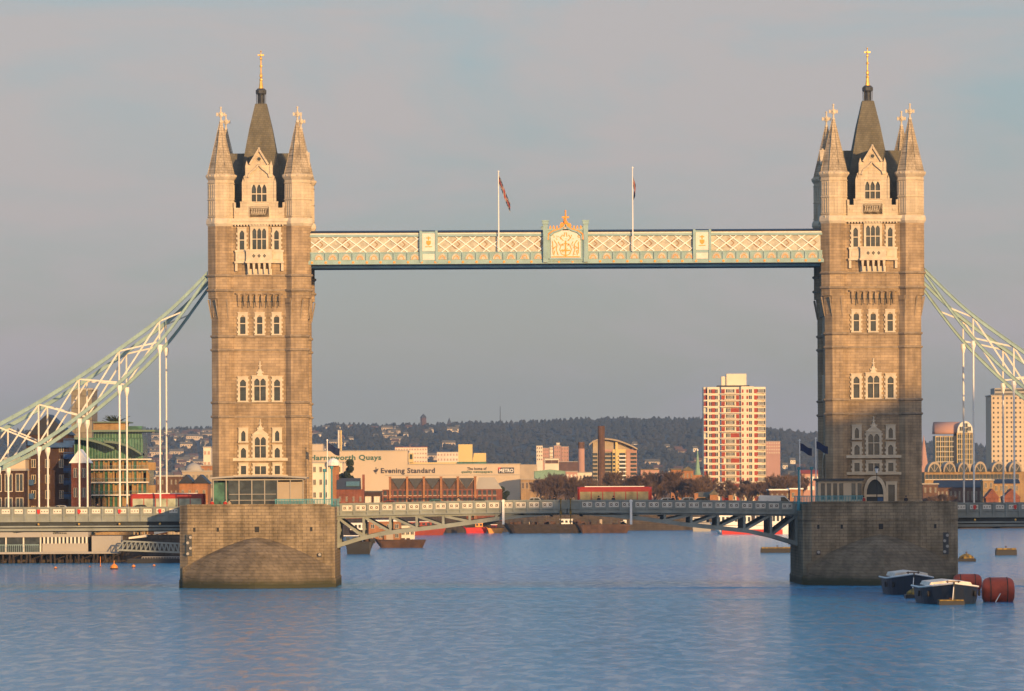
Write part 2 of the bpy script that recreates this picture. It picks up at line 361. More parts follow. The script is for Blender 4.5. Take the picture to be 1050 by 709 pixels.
def blob(mb, cx, cy, cz, r, h, rnd):
    n = 6; rings = []
    for k,(rr,zz) in enumerate(((.55,0),(1,.35),(.85,.7),(.3,1))):
        rings.append([(cx+r*rr*rnd.uniform(.75,1.2)*math.cos(2*math.pi*i/n+k*.5), cy+r*rr*rnd.uniform(.75,1.2)*math.sin(2*math.pi*i/n+k*.5), cz+h*(zz+rnd.uniform(-.08,.08))) for i in range(n)])
    mb.loft(rings)
rnd = random.Random(3)
g = MB()
for i in range(15000):
    Y = rnd.uniform(4300,7050) if i > 2800 else rnd.uniform(6850,7050)
    px = rnd.uniform(-30,1090); X = (px-VX)*(Y-CAM_Y)/F
    if i > 2800 and (px < 330 or 395 < px < 470) and Y < 6700 and rnd.random() < .45: continue
    r = rnd.uniform(2.4,5)
    if i <= 2800: r = rnd.uniform(2.2,4.5)
    blob(g, X, Y, hill_z(X,Y)-1, r, rnd.uniform(4,8) if i > 2800 else rnd.choice((6,7,8,9,9,12)), rnd)
tag(g.build('hill_woodland', M['wood_far']), 'dark far woodland covering the hills', 'woodland', None, 'stuff')
g = MB()
for i in range(3200):
    Y = rnd.uniform(1750,4200); px = rnd.uniform(-20,1080)
    if px < 540 and Y < 2700: continue
    X = (px-VX)*(Y-CAM_Y)/F
    blob(g, X, Y, GZ-.5, rnd.uniform(4,8), rnd.uniform(7,13)+(Y>2800)*3, rnd)
tag(g.build('winter_woodland', M['wood_brown']), 'brown leafless woodland on the flat land', 'woodland', None, 'stuff')

# ------------------------------------------------------------------ bridge towers
TXL, TXR = -29.45, 53.3
Wd = 1/7.609
def zt(y): return 12.9 + (503.07 - y)*Wd
zt_global = zt

def arch_spandrels(mb, cx, w, zs, rise, y0, y1):
    """fills the corners above a pointed arch of width w springing at zs"""
    h = w/2
    for sgn in (-1,1):
        pts = [(cx+sgn*h, zs)]
        for k in range(1,6):
            t = k/5; pts.append((cx+sgn*h*(1-t)**.75 if t < 1 else cx, zs+rise*t**.8 if False else zs+rise*math.sin(t*math.pi/2)**1.0*(.55+.45*t)))
        pts.append((cx+sgn*h, zs+rise))
        mb.prism(pts, y0, y1)

def make_window(parent, cx, yw, z0, z1, w, lights=1, transom=None, arch=.35, jamb=.3, head=.3, sill=.2, quoin=True, rz=0, name='window', mat=None):
    """stone surround standing proud of the wall, glass behind; opening divided into lights"""
    mat = mat or M['trim']
    H = z1-z0; mb = MB(); th = .24
    x0, x1 = -w/2, w/2; ix0, ix1 = x0+jamb, x1-jamb
    mb.box(x0,ix0,-th,.0,0,H); mb.box(ix1,x1,-th,.0,0,H)
    mb.box(ix0,ix1,-th,.0,H-head,H); mb.box(x0-.06,x1+.06,-th-.1,.0,-sill,0.0)
    mb.box(x0-.05,x1+.05,-th-.09,0,H,H+.13)
    if quoin:
        k = 0; z = .15
        while z < H-.35:
            mb.box(x0-.16,x0,-th+.04,0,z,z+.28); mb.box(x1,x1+.16,-th+.04,0,z,z+.28); z += .62
    mw = .11; lw = (ix1-ix0-mw*(lights-1))/lights
    for i in range(lights):
        a = ix0+i*(lw+mw)
        if i: mb.box(a-mw,a,-th+.05,-.02,0,H-head)
        if arch: arch_spandrels(mb, a+lw/2, lw, H-head-min(arch,H*.3), min(arch,H*.3), -th+.04, -.02)
    if transom: mb.box(ix0,ix1,-th+.04,-.02,H*transom-.06,H*transom+.06)
    o = mb.build(name, mat, parent, (cx,yw,z0), rz)
    p = MB(); p.box(ix0-.02,ix1+.02,-.035,.01,-.0+.01,H-head+.01)
    p.build('pane', M['glass'], o)
    return o

def make_tower():
    zt_g = zt_global; zt = zt_global
    root = empty('bridge_tower', (TXL,0,0), 'stone bridge tower on the left pier, sunlit all the way down', 'bridge tower', 'twin stone towers of the bridge')
    zb, zc, zm = 9.9, zt(230), zt(325)     # base, cornice, top of lower shaft
    # main walls, road passing through low down along X
    b = MB()
    b.box(-5.9,5.9,.75,4.0,zb,17.2); b.box(-5.9,5.9,13.2,16.5,zb,17.2); b.box(-5.9,5.9,.75,16.5,17.2,zm)
    b.box(-6.3,6.3,.6,16.7,zm,zc)
    b.build('wall', M['granite'], root)
    # corner turret shafts
    for sx_ in (-1,1):
        for (cy,s2) in ((1.62,-1),(15.6,1)):
            t = MB()
            t.ngon(sx_*4.88, cy, [(1.72,zb),(1.72,zb+1.2),(1.62,zb+1.35),(1.62,zt(327)),(1.80,zt(306))])
            t.ngon(sx_*5.13, cy+.05*s2*-1, [(1.82,zt(306)),(1.82,zc)])
            t.build('turret_shaft', M['granite'], root)
            # corbel ribs
            c = MB()
            for a in range(8):
                ang = math.pi/8+a*math.pi/4
                x = sx_*4.88+1.66*1.06*math.cos(ang); y = cy+1.66*1.06*math.sin(ang)
                x2 = sx_*5.13+1.86*1.06*math.cos(ang); y2 = cy+1.86*1.06*math.sin(ang)
                c.tube((x,y,zt(327)),(x2,y2,zt(307)),.07,4,.13)
            c.build('corbel', M['string'], root)
    # string courses right round the tower
    for y in (282.8,297.8,345,359,413,427.5):
        r1 = 1.62 if y > 320 else 1.84; xx = 4.88 if y > 320 else 5.13
        s = MB(); z = zt(y)
        hw = 5.95 if y > 320 else 6.33
        s.box(-hw,hw,.6 if y > 320 else .45,16.7 if y > 320 else 16.85,z-.12,z+.16)
        for sx_ in (-1,1):
            for cy in (1.62,15.6): s.ngon(sx_*xx,cy,[(r1+.02,z-.2),(r1+.2,z-.04),(r1+.2,z+.13),(r1+.02,z+.2)])
        s.build('string_course', M['string'], root)
    # top stage: cornice, parapet wall, turrets
    zc2 = zt(224)
    s = MB(); s.box(-6.4,6.4,.2,17.1,zc-.05,zc+.35); s.box(-6.5,6.5,.08,17.2,zc+.35,zc2)
    for sx_ in (-1,1):
        for cy in (1.67,15.55): s.ngon(sx_*5.13,cy,[(1.84,zc-.25),(2.05,zc+.1),(2.05,zc+.45),(1.95,zc2),(1.8,zc2+.05)])
    for i in range(17): s.box(-3.3+i*.4,-3.12+i*.4,.12,.3,zc-.25,zc)
    s.build('cornice', M['trim'], root)
    # parapet with crenels
    zp = zt(207.5)
    for (face) in ('f','b','l','r'):
        p = MB()
        if face in 'fb':
            y0, y1 = (.55,1.0) if face == 'f' else (16.2,16.65)
            p.box(-3.4,3.4,y0,y1,zc2,zt(213)); p.box(-2.55,2.55,y0,y1,zt(213),zp); p.box(-3.45,-3.15,y0,y1,zt(213),zp); p.box(3.15,3.45,y0,y1,zt(213),zp)
            p.box(-2.6,2.6,y0-.05 if face=='f' else y0,y1 if face=='f' else y1+.05,zp,zp+.12)
            yy = .5 if face=='f' else 16.7
            for k in (-1,1): p.box(k*2.9-.22,k*2.9+.22,yy-.03,yy+.1,zt(219),zt(216))
        else:
            x0, x1 = (-6.5,-6.05) if face == 'l' else (6.05,6.5)
            p.box(x0,x1,3.4,13.8,zc2,zt(213)); p.box(x0,x1,4.4,12.8,zt(213),zp)
        p.build('parapet', M['portland'], root)
    # upper turrets with spires
    for i_,(sx_,cy) in enumerate(((-1,1.67),(1,1.67),(-1,15.55),(1,15.55))):
        cx = sx_*5.17
        t = MB(); t.ngon(cx,cy,[(1.74,zc2),(1.74,zt(184))])
        t.ngon(cx,cy,[(1.76,zt(184.4)),(2.02,zt(181.5)),(2.02,zt(179)),(1.8,zt(178.4))])
        for a in range(8):   # blind tracery panels
            ang = a*math.pi/4; ux, uy = math.cos(ang), math.sin(ang)
            for (za,zb_) in ((zt(221),zt(206)),(zt(203),zt(189))):
                for off in (-.42,0,.42):
                    px_, py_ = cx+ux*1.76-uy*off, cy+uy*1.76+ux*off
                    t.tube((px_,py_,za),(px_,py_,zb_),.05,4)
            for zz in (zt(222),zt(204.5),zt(187.5)):
                k_ = 1.8; p1 = (cx+k_*1.0824*math.cos(ang-math.pi/8), cy+k_*1.0824*math.sin(ang-math.pi/8), zz); p2 = (cx+k_*1.0824*math.cos(ang+math.pi/8), cy+k_*1.0824*math.sin(ang+math.pi/8), zz)
                t.tube(p1,p2,.07,4)
        for a in range(24):
            ang = a*math.pi/12; t.ball(cx+1.98*math.cos(ang), cy+1.98*math.sin(ang), zt(180)+.0, .17, 5, 3)
        tu = t.build('turret', M['portland'], root)
        s = MB(); s.ngon(cx,cy,[(1.78,zt(179)),(1.15,zt(160)),(.66,zt(144)),(.26,zt(128)),(.14,zt(124))])
        for a in range(8):   # ribs with crockets on the spire arrises
            ang = math.pi/8+a*math.pi/4
            s.tube((cx+1.92*math.cos(ang),cy+1.92*math.sin(ang),zt(178.5)),(cx+.2*math.cos(ang),cy+.2*math.sin(ang),zt(125)),.06,4,.04)
        s.build('turret_spire', M['spirestone'], root)
        s = MB(); zz = zt(125)
        s.tube((cx,cy,zz-.3),(cx,cy,zt(110)),.13,6,.1); s.ball(cx,cy,zz+.1,.26,6,4); s.ball(cx,cy,zt(109.5),.16,6,4)
        zc_ = zt(116.5); s.box(cx-.62,cx+.62,cy-.1,cy+.1,zc_-.12,zc_+.12); s.box(cx-.1,cx+.1,cy-.4,cy+.4,zc_-.1,zc_+.1)
        for k in (-1,1): s.box(cx+k*.5-.1,cx+k*.5+.1,cy-.12,cy+.12,zc_-.24,zc_+.24)
        s.ngon(cx,cy,[(.28,zc_-.3),(.28,zc_+.3)],6)
        s.build('finial_cross', M['trim'], root)
    # main roof: steep truncated pyramid, side roofs
    cyR = 8.6
    zt = lambda y: 12.9+((503.07-y)*Wd)*(1+cyR/690)
    r = MB()
    prof = [(3.75,4.9,zt(222)),(3.25,3.9,zt(200)),(2.75,3.3,zt(185)),(2.2,2.75,zt(160)),(1.55,1.95,zt(133)),(.78,.95,zt(107))]
    r.loft([[(-a,cyR-b_,z),(a,cyR-b_,z),(a,cyR+b_,z),(-a,cyR+b_,z)] for a,b_,z in prof])
    r.prismx([(cyR-2.4,zt(222)),(cyR+2.4,zt(222)),(cyR+2.2,zt(190)),(cyR,zt(157.5)),(cyR-2.2,zt(190))],-6.0,6.0)   # ridge along X between side gables
    r.prism([(-2.2,zt(222)),(2.2,zt(222)),(2.0,zt(190)),(0,zt(158.5)),(-2.0,zt(190))],1.3,15.9)                         # ridge along Y behind the front gable
    r.build('roof', M['slate'], root)
    c = MB(); c.ngon(0,cyR,[(.5,zt(107)),(.42,zt(104)),(.42,zt(98)),(.72,zt(96)),(.72,zt(93)),(.45,zt(91))],8)
    for k in range(8):
        a = math.pi/4*k; c.tube((.62*math.cos(a),cyR+.62*math.sin(a),zt(107)),(.66*math.cos(a),cyR+.66*math.sin(a),zt(94)),.05,4)
    c.build('roof_lantern', M['lead'], root)
    f = MB()
    f.ngon(0,cyR,[(.34,zt(92)),(.22,zt(86)),(.12,zt(80)),(.2,zt(79)),(.2,zt(77)),(.1,zt(75)),(.09,zt(62)),(.16,zt(61)),(.16,zt(59.5)),(.06,zt(58)),(.05,zt(52))],8)
    f.ball(0,cyR,zt(82),.24,8,5); f.ball(0,cyR,zt(68),.2,8,5); f.ball(0,cyR,zt(53),.12,8,4)
    f.box(-.42,.42,cyR-.06,cyR+.06,zt(57.5),zt(56))
    f.box(-.06,.06,cyR-.42,cyR+.42,zt(57.5),zt(56))
    f.build('gilded_finial', M['gold'], root)
    zt = zt_g
    # gabled dormers: front, back and both sides
    for (nm,rz,ox,oy) in (('f',0,0,.62),('b',math.pi,0,16.6),('l',-math.pi/2,-6.3,8.6),('r',math.pi/2,6.3,8.6)):
        d = MB()
        half = [(2.3,zt(209)),(2.3,zt(196)),(2.0,zt(193)),(2.0,zt(184)),(2.1,zt(181)),(1.65,zt(177)),(1.65,zt(168)),(1.2,zt(169)),(0,zt(153.5))]
        poly = [(x,z) for x,z in half]+[(-x,z) for x,z in half[-2::-1]]
        # wall as a frame around the triple window opening
        zw0, zw1, hw = zt(208.5), zt(189), 1.12
        d.prism([(x,z) for x,z in poly if z > zw1-.001] if False else [(-2.0,zw1),(2.0,zw1)]+[(x,z) for x,z in half if z > zw1+.2]+[(-x,z) for x,z in half[-2::-1] if z > zw1+.2], 0,.7)
        d.prism([(hw,zw0),(2.3,zw0),(2.3,zt(196)),(2.0,zt(193)),(2.0,zw1),(hw,zw1)],0,.7); d.prism([(-hw,zw0),(-2.3,zw0),(-2.3,zt(196)),(-2.0,zt(193)),(-2.0,zw1),(-hw,zw1)],0,.7)
        # ogee moulding, coping and roundel
        for k in (-1,1):
            pp = [(k*1.45,zt(182)),(k*1.3,zt(178)),(k*.85,zt(175)),(k*.35,zt(172)),(0,zt(168.5))]
            for a_,b_ in zip(pp,pp[1:]): d.bar(a_,b_,.22,-.3,.0)
            d.bar((k*1.25,zt(168.5)),(0,zt(153)),.26,-.3,.75)
            d.box(k*1.65-.2,k*1.65+.2,-.15,.4,zt(182),zt(170)); d.prism([(k*1.65-.2,zt(170)),(k*1.65+.2,zt(170)),(k*1.65,zt(164.5))],-.15,.25)
            d.box(k*2.15-.16,k*2.15+.16,-.12,.4,zt(208),zt(187)); d.prism([(k*2.15-.16,zt(187)),(k*2.15+.16,zt(187)),(k*2.15,zt(182.5))],-.12,.2)
            d.bar((k*.15,zt(180)),(k*.5,zt(180)),.1,-.06,0)
        for k in range(6): d.bar((.33*math.cos(k*math.pi/3),zt(163)+.33*math.sin(k*math.pi/3)),(.33*math.cos((k+1)*math.pi/3),zt(163)+.33*math.sin((k+1)*math.pi/3)),.1,-.08,0)
        d.ball(0,.1,zt(152),.17,6,4)
        d.prism([(-1.05,zt(187.5)),(1.05,zt(187.5)),(1.05,zt(186.6)),(-1.05,zt(186.6))],-.12,0)
        dm = d.build('gable', M['portland'], root, (ox,oy,0), rz)
        rc = MB(); rc.disc(0,zt(163),.26,-.03,.02,8); rc.build('roundel', M['dark'], dm)
        wn = MB(); H = zw1-zw0
        for i in range(4): x = -hw+i*(2*hw-.12)/3; wn.box(x,x+.12,-.04,.16,zw0,zw1)
        lw = (2*hw-.12)/3-.12
        for i in range(3): arch_spandrels(wn, -hw+.12+lw/2+i*(lw+.12), lw, zw1-.55, .55, -.02, .14)
        wn.box(-hw,hw,-.03,.15,zw0+H*.5-.07,zw0+H*.5+.07); wn.box(-hw-.2,hw+.2,-.1,.16,zw0-.14,zw0+.03)
        wo = wn.build('window', M['trim'], dm)
        pn = MB(); pn.box(-hw-.02,hw+.02,.25,.3,zw0,zw1); pn.build('pane', M['glass'], wo)
        c = MB(); pw = zt(211),zt(222)
        c.box(-1.42,-1.3,-.16,.0,pw[1],pw[0]); c.box(1.3,1.42,-.16,0,pw[1],pw[0]); c.box(-1.42,1.42,-.14,0,pw[0]-.1,pw[0])
        for k in range(7): c.bar((-1.1+k*.31,zt(220)),(-.9+k*.31,zt(214)),.07,-.1,0)
        for k in range(6): c.bar((-.9+k*.31,zt(220)),(-1.0+k*.31,zt(214)),.06,-.1,0)
        c.box(-1.2,1.2,-.1,0,zt(213.4),zt(212.7))
        c.build('carved_panel', M['trim'], dm)
        ap = MB(); ap.box(-1.3,1.3,-.07,.3,pw[1]-.1,pw[0]); ap.build('apron', M['portland'], dm)
    # oriel stage and balcony, front and back, plus window rows
    for rz, yw_lo, yw_hi in ((0,.75,.6),(math.pi,16.5,16.7)):
        sg = 1 if rz == 0 else -1
        mw_ = lambda cx,z0,z1,w,*a,hi=False,**k: make_window(root, sg*cx, yw_hi if hi else yw_lo, z0, z1, w, *a, rz=rz, **k)
        # row A
        mw_(0,zt(256),zt(232),2.45,3,transom=.45,hi=True,quoin=False)
        for k in (-1,1): mw_(k*2.33,zt(256),zt(234),1.22,1,transom=.45,hi=True,quoin=True)
        bl = MB(); y0 = -.95
        bl.box(-3.3,3.3,-.5,0,zt(258.5),zt(256.5)); bl.box(-3.2,3.2,-.42,0,zt(268),zt(258.5)); bl.box(-3.35,3.35,-.55,0,zt(270),zt(268))
        bl.box(-1.75,1.75,y0,-.42,zt(268),zt(257.5)); bl.box(-1.85,1.85,y0-.1,-.4,zt(257.5),zt(256)); bl.box(-1.85,1.85,y0-.1,-.4,zt(270),zt(268))
        for k in range(5): bl.prism([(-1.62+k*.72,zt(270)),(-1.26+k*.72,zt(270)),(-1.38+k*.72,zt(281)),(-1.5+k*.72,zt(281))],y0+.05,0)
        bl.box(-1.7,1.7,-.45,0,zt(282),zt(276))
        for k in (-1,1): bl.box(k*3.1-.16,k*3.1+.16,-.4,0,zt(278),zt(270)); bl.box(k*2.35-.5,k*2.35+.5,-.5,-.42,zt(266),zt(260.5))
        bo = bl.build('balcony', M['trim'], root, (0,yw_hi,0), rz)
        dd = MB()
        for k in range(3):
            for a in range(4): dd.disc(-.72+k*.72+.12*math.cos(a*math.pi/2),zt(262.7)+.14*math.sin(a*math.pi/2),.1,y0-.02,y0+.05,6)
        dd.build('quatrefoil', M['dark'], bo)
        # corbel table below
        ct = MB()
        for k in range(8): ct.box(-2.95+k*.79,-2.6+k*.79,-.34,0,zt(309),zt(302)); ct.box(-2.9+k*.79,-2.65+k*.79,-.26,0,zt(314),zt(309))
        ct.box(-3.2,3.2,-.38,0,zt(302),zt(300))
        ct.build('corbel_table', M['granite'], root, (0,yw_hi,0), rz)
        sl_ = MB()
        for k in range(7): sl_.box(-2.42+k*.79,-2.32+k*.79,-.03,.01,zt(316),zt(304)); sl_.box(-2.55+k*.79,-2.19+k*.79,-.035,.01,zt(310),zt(309))
        sl_.build('arrow_slit', M['dark'], root, (0,yw_hi,0), rz)
        # row B
        for k in (-1,0,1): mw_(k*2.28,zt(342.5),zt(321),1.32,1,transom=.5)
        # row C
        for k in (-1,1): mw_(k*2.3,zt(411),zt(387),1.4,1,transom=.6)
        mw_(0,zt(411),zt(386),2.15,2,transom=.6)
        # row D: big traceried window, flanking lights
        for k in (-1,1):
            mw_(k*2.28,zt(452.5),zt(439.5),1.3,1,quoin=False,jamb=.36)
            mw_(k*2.28,zt(469.5),zt(457),1.3,1)
            mw_(k*2.28,zt(486.5),zt(475.5),1.3,1,arch=0)
        mw_(0,zt(469.5),zt(446),2.1,2,transom=.52)
        mw_(0,zt(486.5),zt(476),2.1,2,arch=0)
        tr = MB(); tr.box(-3.7,3.7,-.32,0,zt(472.8),zt(469.8)); tr.box(-3.7,3.7,-.30,0,zt(490),zt(487.2))
        tr.prism([(-1.15,zt(446)),(1.15,zt(446)),(.35,zt(441)),(-.35,zt(441))],-.2,0)
        tr.build('band', M['trim'], root, (0,yw_lo,0), rz)
        # niches with little statues above rows C and D
        for ybase,ytop in ((385,371),(442,431)):
            s = MB(); z0, z1 = zt(ybase), zt(ytop); h = z1-z0
            s.box(-.42,.42,-.3,0,z0,z0+.14); s.prism([(-.3,z0+.14),(.3,z0+.14),(.2,z0+h*.45),(-.2,z0+h*.45)],-.25,0)
            s.ball(0,-.14,z0+h*.53,.17,6,4); s.box(-.09,.09,-.15,0,z0+h*.55,z1); s.box(-.26,.26,-.14,0,z0+h*.68,z0+h*.74); s.ball(0,-.08,z1,.13,6,4)
            for k in (-1,1): s.ball(k*.34,-.12,z0+h*.22,.16,5,4)
            s.build('niche_statue', M['trim'], root, (0,yw_lo,0), rz)
    # side faces: single windows on each storey
    for rz, xw in ((-math.pi/2,-5.9),(math.pi/2,5.9)):
        for (a,b_) in ((342.5,321),(411,387)):
            for yy in (6.2,8.6,11.0): make_window(root, xw, yy, zt(a), zt(b_), 1.35, 1, transom=.5, rz=rz)
        for yy in (4.2,13.0): make_window(root, xw*1.068, yy, zt(256), zt(234), 1.2, 1, transom=.5, rz=rz)
        ar = MB()      # road arch mouldings
        for k in range(10):
            a0, a1 = math.pi*k/10, math.pi*(k+1)/10
            ar.bar((4.6*math.cos(a0),13.4+4.3*math.sin(a0)),(4.6*math.cos(a1),13.4+4.3*math.sin(a1)),.5,-.25,0)
        for k in (-1,1): ar.box(k*4.6-.25,k*4.6+.25,-.25,0,9.9,13.4)
        ar.build('road_arch', M['trim'], root, (xw,8.6,0), rz)
    return root
towerL = make_tower()
towerR = copy_tree(towerL); towerR.location.x = TXR
towerR['label'] = 'stone bridge tower on the right pier, its lower storeys in shade'

# ------------------------------------------------------------------ piers
def make_pier():
    root = empty('bridge_pier', (TXL,0,0), 'broad stone pier under the left tower with a glass pavilion on top', 'bridge pier', 'river piers carrying the towers')
    hx, yf, yb, zp = 10.3, -11.0, 18.6, 9.9
    def ring(e, z, ch=1.1): 
        a, f_, b_ = hx+e, yf-e, yb+e
        return [(-a,f_+ch,z),(-a+ch,f_,z),(a-ch,f_,z),(a,f_+ch,z),(a,b_-ch,z),(a-ch,b_,z),(-a+ch,b_,z),(-a,b_-ch,z)]
    p = MB(); p.loft([ring(.12,-2),ring(.12,1.0),ring(0,1.2),ring(0,8.55)]); p.build('pier_body', M['pierstone'], root)
    p = MB(); p.loft([ring(.0,8.55),ring(.08,8.6),ring(.08,8.78),ring(0,8.84),ring(0,9.9)])
    # parapet ring
    for (x0,x1,y0,y1) in ((-hx+1.1,hx-1.1,yf,yf+.45),(-hx+1.1,hx-1.1,yb-.45,yb),(-hx,-hx+.45,yf+1.1,-.3),(hx-.45,hx,yf+1.1,-.3),(-hx,-hx+.45,17.2,yb-1.1),(hx-.45,hx,17.2,yb-1.1)):
        p.box(x0,x1,y0,y1,9.9,10.95); 
    for sx_ in (-1,1): 
        a = [(sx_*hx,yf+1.1),(sx_*(hx-1.1),yf),(sx_*(hx-1.1),yf+.45),(sx_*(hx-.45),yf+1.1)]
        p.loft([[(x,y,9.9) for x,y in a],[(x,y,10.95) for x,y in a]])
    p.box(-hx+1,hx-1,yf-.1,yf+.5,10.95,11.08)
    p.build('parapet', M['pierstone'], root)
    # pointed cutwaters with hooded tops
    for sg, y0 in ((1,yf),(-1,yb)):
        n = 24; base = []; top = []; low = []
        for i in range(n+1):
            s_ = -1+2*i/n; a = abs(s_)
            yy = y0-sg*(6.8*(1-a**1.5)+.02)
            base.append((s_*9.9,yy,-2)); low.append((s_*9.9,yy,.9+1.0*a*.2)); top.append((s_*9.9,y0+sg*.05,2.7+4.0*(1-a**1.4)))
        c = MB(); mids = []
        for t in (.25,.5,.75):
            mids.append([tuple(l_[k]*(1-t)+u[k]*t+(0,0,1.0*math.sin(t*math.pi)*(1-abs(-1+2*i/n)**2))[k] for k in range(3)) for i,(l_,u) in enumerate(zip(low,top))])
        rows = [base,low]+mids+[top]
        vs = [v for r_ in rows for v in r_]; fs = []
        for r_ in range(len(rows)-1):
            for i in range(n): a_ = r_*(n+1)+i; f4 = (a_,a_+1,a_+n+2,a_+n+1); fs.append(f4 if sg == 1 else f4[::-1])
        c.add(vs, fs); c.build('cutwater', M['cutstone'], root)
    # drain holes
    h = MB()
    h.box(-.16,.16,-.03,.02,0,.55); me = h.mesh('drain_hole', [M['black']])
    for x in (-8.3,-5.2,7.2): link('drain_hole', me, root, (x,yf,7.45))
    h = MB(); h.box(-.3,.3,yf-.035,yf+.02,7.35,8.1); h.build('drain_hole', M['black'], root)
    return root
pierL = make_pier()
pierR = copy_tree(pierL); pierR.location.x = TXR; pierR['label'] = 'broad shaded stone pier under the right tower, with kiosk and moored barges by it'
def signal(loc, label, n):
    r = empty('river_signal', loc, label, 'signal light')
    m = MB(); m.box(-.36,.36,-.12,0,0,2.9) if n > 2 else m.box(-.25,.25,-.12,0,.0,.6); m.build('bracket', M['lead'], r)
    for k in range(n):
        m = MB(); x = (.18 if k % 2 else -.18) if n > 2 else 0
        m.prism([(x+.2*math.cos(a*math.pi/4),.35+k*.72+.2*math.sin(a*math.pi/4)) for a in range(8)],-.45,-.12)
        m.build('lamp', M['grey_wall'], r)
    return r
signal((TXL-9.0,-11.0,4.2), 'stack of white navigation lamps on the left end of the left pier', 4)
signal((TXL+8.3,-11.0,4.0), 'small white lamp low on the right end of the left pier', 1)
signal((TXR-8.3,-11.0,4.0), 'small round white lamp low on the left end of the right pier', 1)
signal((TXR+8.6,-11.0,4.0), 'stack of navigation lamps on the right end of the shaded right pier', 4)

# glass pavilion on the left pier
pv = empty('glass_pavilion', (TXL,0,9.9), 'low glass pavilion with thin curved roof in front of the left tower', 'pavilion')
x0, x1 = PX(219,-8)-TXL, PX(311,-8)-TXL
m = MB(); n=12
zr = PZ(489.5,-8,267)-9.9
rt = [(x0-.4+(x1-x0+.9)*i/n, zr+.28*math.sin(math.pi*i/n)) for i in range(n+1)]
m.prism(rt+[(x,z-.22) for x,z in rt[::-1]], -9.2, -.8); m.build('roof', M['grey_wall'], pv)
m = MB()
for i in range(8): x = x0+(x1-x0)*i/7; m.box(x-.06,x+.06,-8.5,-8.35,0,zr-.25)
for z in (.9,1.7,2.5): m.box(x0+2.1,x1-3.6,-8.48,-8.38,z-.035,z+.035)
m.box(x0,x1,-8.52,-8.33,zr-.42,zr-.26)
m.build('frame', M['grey_wall'], pv)
m = MB(); m.box(x0+2,x1-3.4,-8.4,-8.37,.15,zr-.4); m.build('front_pane', M['glass'], pv)
m = MB(); m.box(x0,x0+2,-8.1,-8.05,0,zr-.7); m.build('side_screen', M['glassg'], pv)
m = MB(); m.box(x1-3.4,x1-.1,-8.4,-8.2,.1,zr-.65); m.box(x1-5.1,x1-3.7,-8.36,-8.3,.1,zr-1.5); m.build('panel', M['tan'], pv)
m = MB(); m.box(x0+2,x1-3,-7.6,-7.2,.05,1.45); m.box(x0+3,x0+7.5,-8.2,-7.9,.0,1.5); m.build('counter', M['white'], pv)
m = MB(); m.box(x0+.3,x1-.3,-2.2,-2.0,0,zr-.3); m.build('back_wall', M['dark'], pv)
# kiosk on right pier
ks = empty('stone_kiosk', (TXR,0,9.9), 'low stone kiosk with dark flat roof in front of the right tower', 'kiosk')
x0, x1 = PX(839,-6)-TXR, PX(884,-6)-TXR; zr = PZ(493,-6,860)-9.9
m = MB(); m.box(x0,x1,-6,-.5,0,zr); m.build('wall', M['cream_wall'], ks)
m = MB(); m.box(x0-.3,x1+.25,-6.4,-.2,zr,zr+.28); m.build('roof', M['lead'], ks)
for k in range(7):
    if k == 4: continue
    m = MB(); x = x0+.35+k*.82; m.box(x,x+.55,-6.03,-5.98,1.4,zr-.35); m.build('window', M['glass'], ks)
# doorway in right tower
dw = empty('arched_doorway', (TXR+.12,.7,9.9), 'pointed stone doorway with blue doors at the foot of the right tower', 'doorway')
zr = PZ(488,0,897)-9.9; hw = 1.55
def arcp(w_, top, n=10):
    return [(w_*math.cos(math.pi*i/n), 1.7+(top-1.7)*math.sin(math.pi*i/n)**.8) for i in range(n+1)]
m = MB(); o_ = arcp(hw,zr); i_ = arcp(hw-.4,zr-.5)
for k in range(10): m.prism([o_[k],o_[k+1],i_[k+1],i_[k]],-.35,0)
for k in (-1,1): m.box(k*hw-(.4 if k > 0 else 0),k*hw+(.4 if k < 0 else 0),-.35,0,0,1.7)
m.box(-hw,hw,-.22,0,1.75,2.05); m.build('arch', M['trim'], dw)
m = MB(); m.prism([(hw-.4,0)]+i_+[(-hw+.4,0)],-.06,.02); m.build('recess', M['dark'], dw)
m = MB(); m.box(-1.1,.3,-.16,-.06,.0,.65); m.build('barrier', M['orange'], dw)
m = MB(); m.box(.35,1.1,-.2,-.06,.0,1.65); m.build('door', M['blue'], dw)
make_window(towerR, 2.35, .75, 9.95, zt(498), 1.5, 1, arch=0, quoin=False)

def railing(x0, x1, Y, z, label, loc):
    r = empty('railing', loc, label, 'railing')
    m = MB(); m.box(x0,x1,Y-.03,Y+.03,z+.95,z+1.05); m.box(x0,x1,Y-.03,Y+.03,z+.1,z+.16); m.build('rail', M['brightteal'], r)
    m = MB(); x = x0
    while x < x1: m.box(x,x+.11,Y-.03,Y+.03,z,z+.95); x += .2
    m.build('balusters', M['brightteal'], r)
a = PX(814,-10.4); railing(0, PX(885,-10.4)-a, 0, .3, 'turquoise railing along the top of the right pier', (a,-10.4,10.5))
a = PX(282,-10.4); railing(0, PX(348,-10.4)-a, 0, .2, 'turquoise railing beside the glass pavilion on the left pier', (a,-10.4,10.5))

def post(px, pyt, Y, label, r=.14, zb=9.9):
    X, Z = P(px,pyt,Y); m = MB(); m.ngon(0,0,[(r*1.8,0),(r*1.5,1),(r,1.2),(r*.8,Z-zb-.4),(r*1.7,Z-zb-.35),(r*1.5,Z-zb)],8)
    tag(m.build('mast_post', M['brightteal'], None, (X,Y,zb)), label, 'post', 'turquoise posts at the bascule ends')
post(332.5,481,-7,'turquoise post at the right end of the left pier, outer one')
post(340,478,-5,'turquoise post at the right end of the left pier, next to the flagpole')
post(819,479,-7,'turquoise post at the left end of the right pier, outer one')
post(832,479,-5,'turquoise post at the left end of the right pier, nearer the tower')

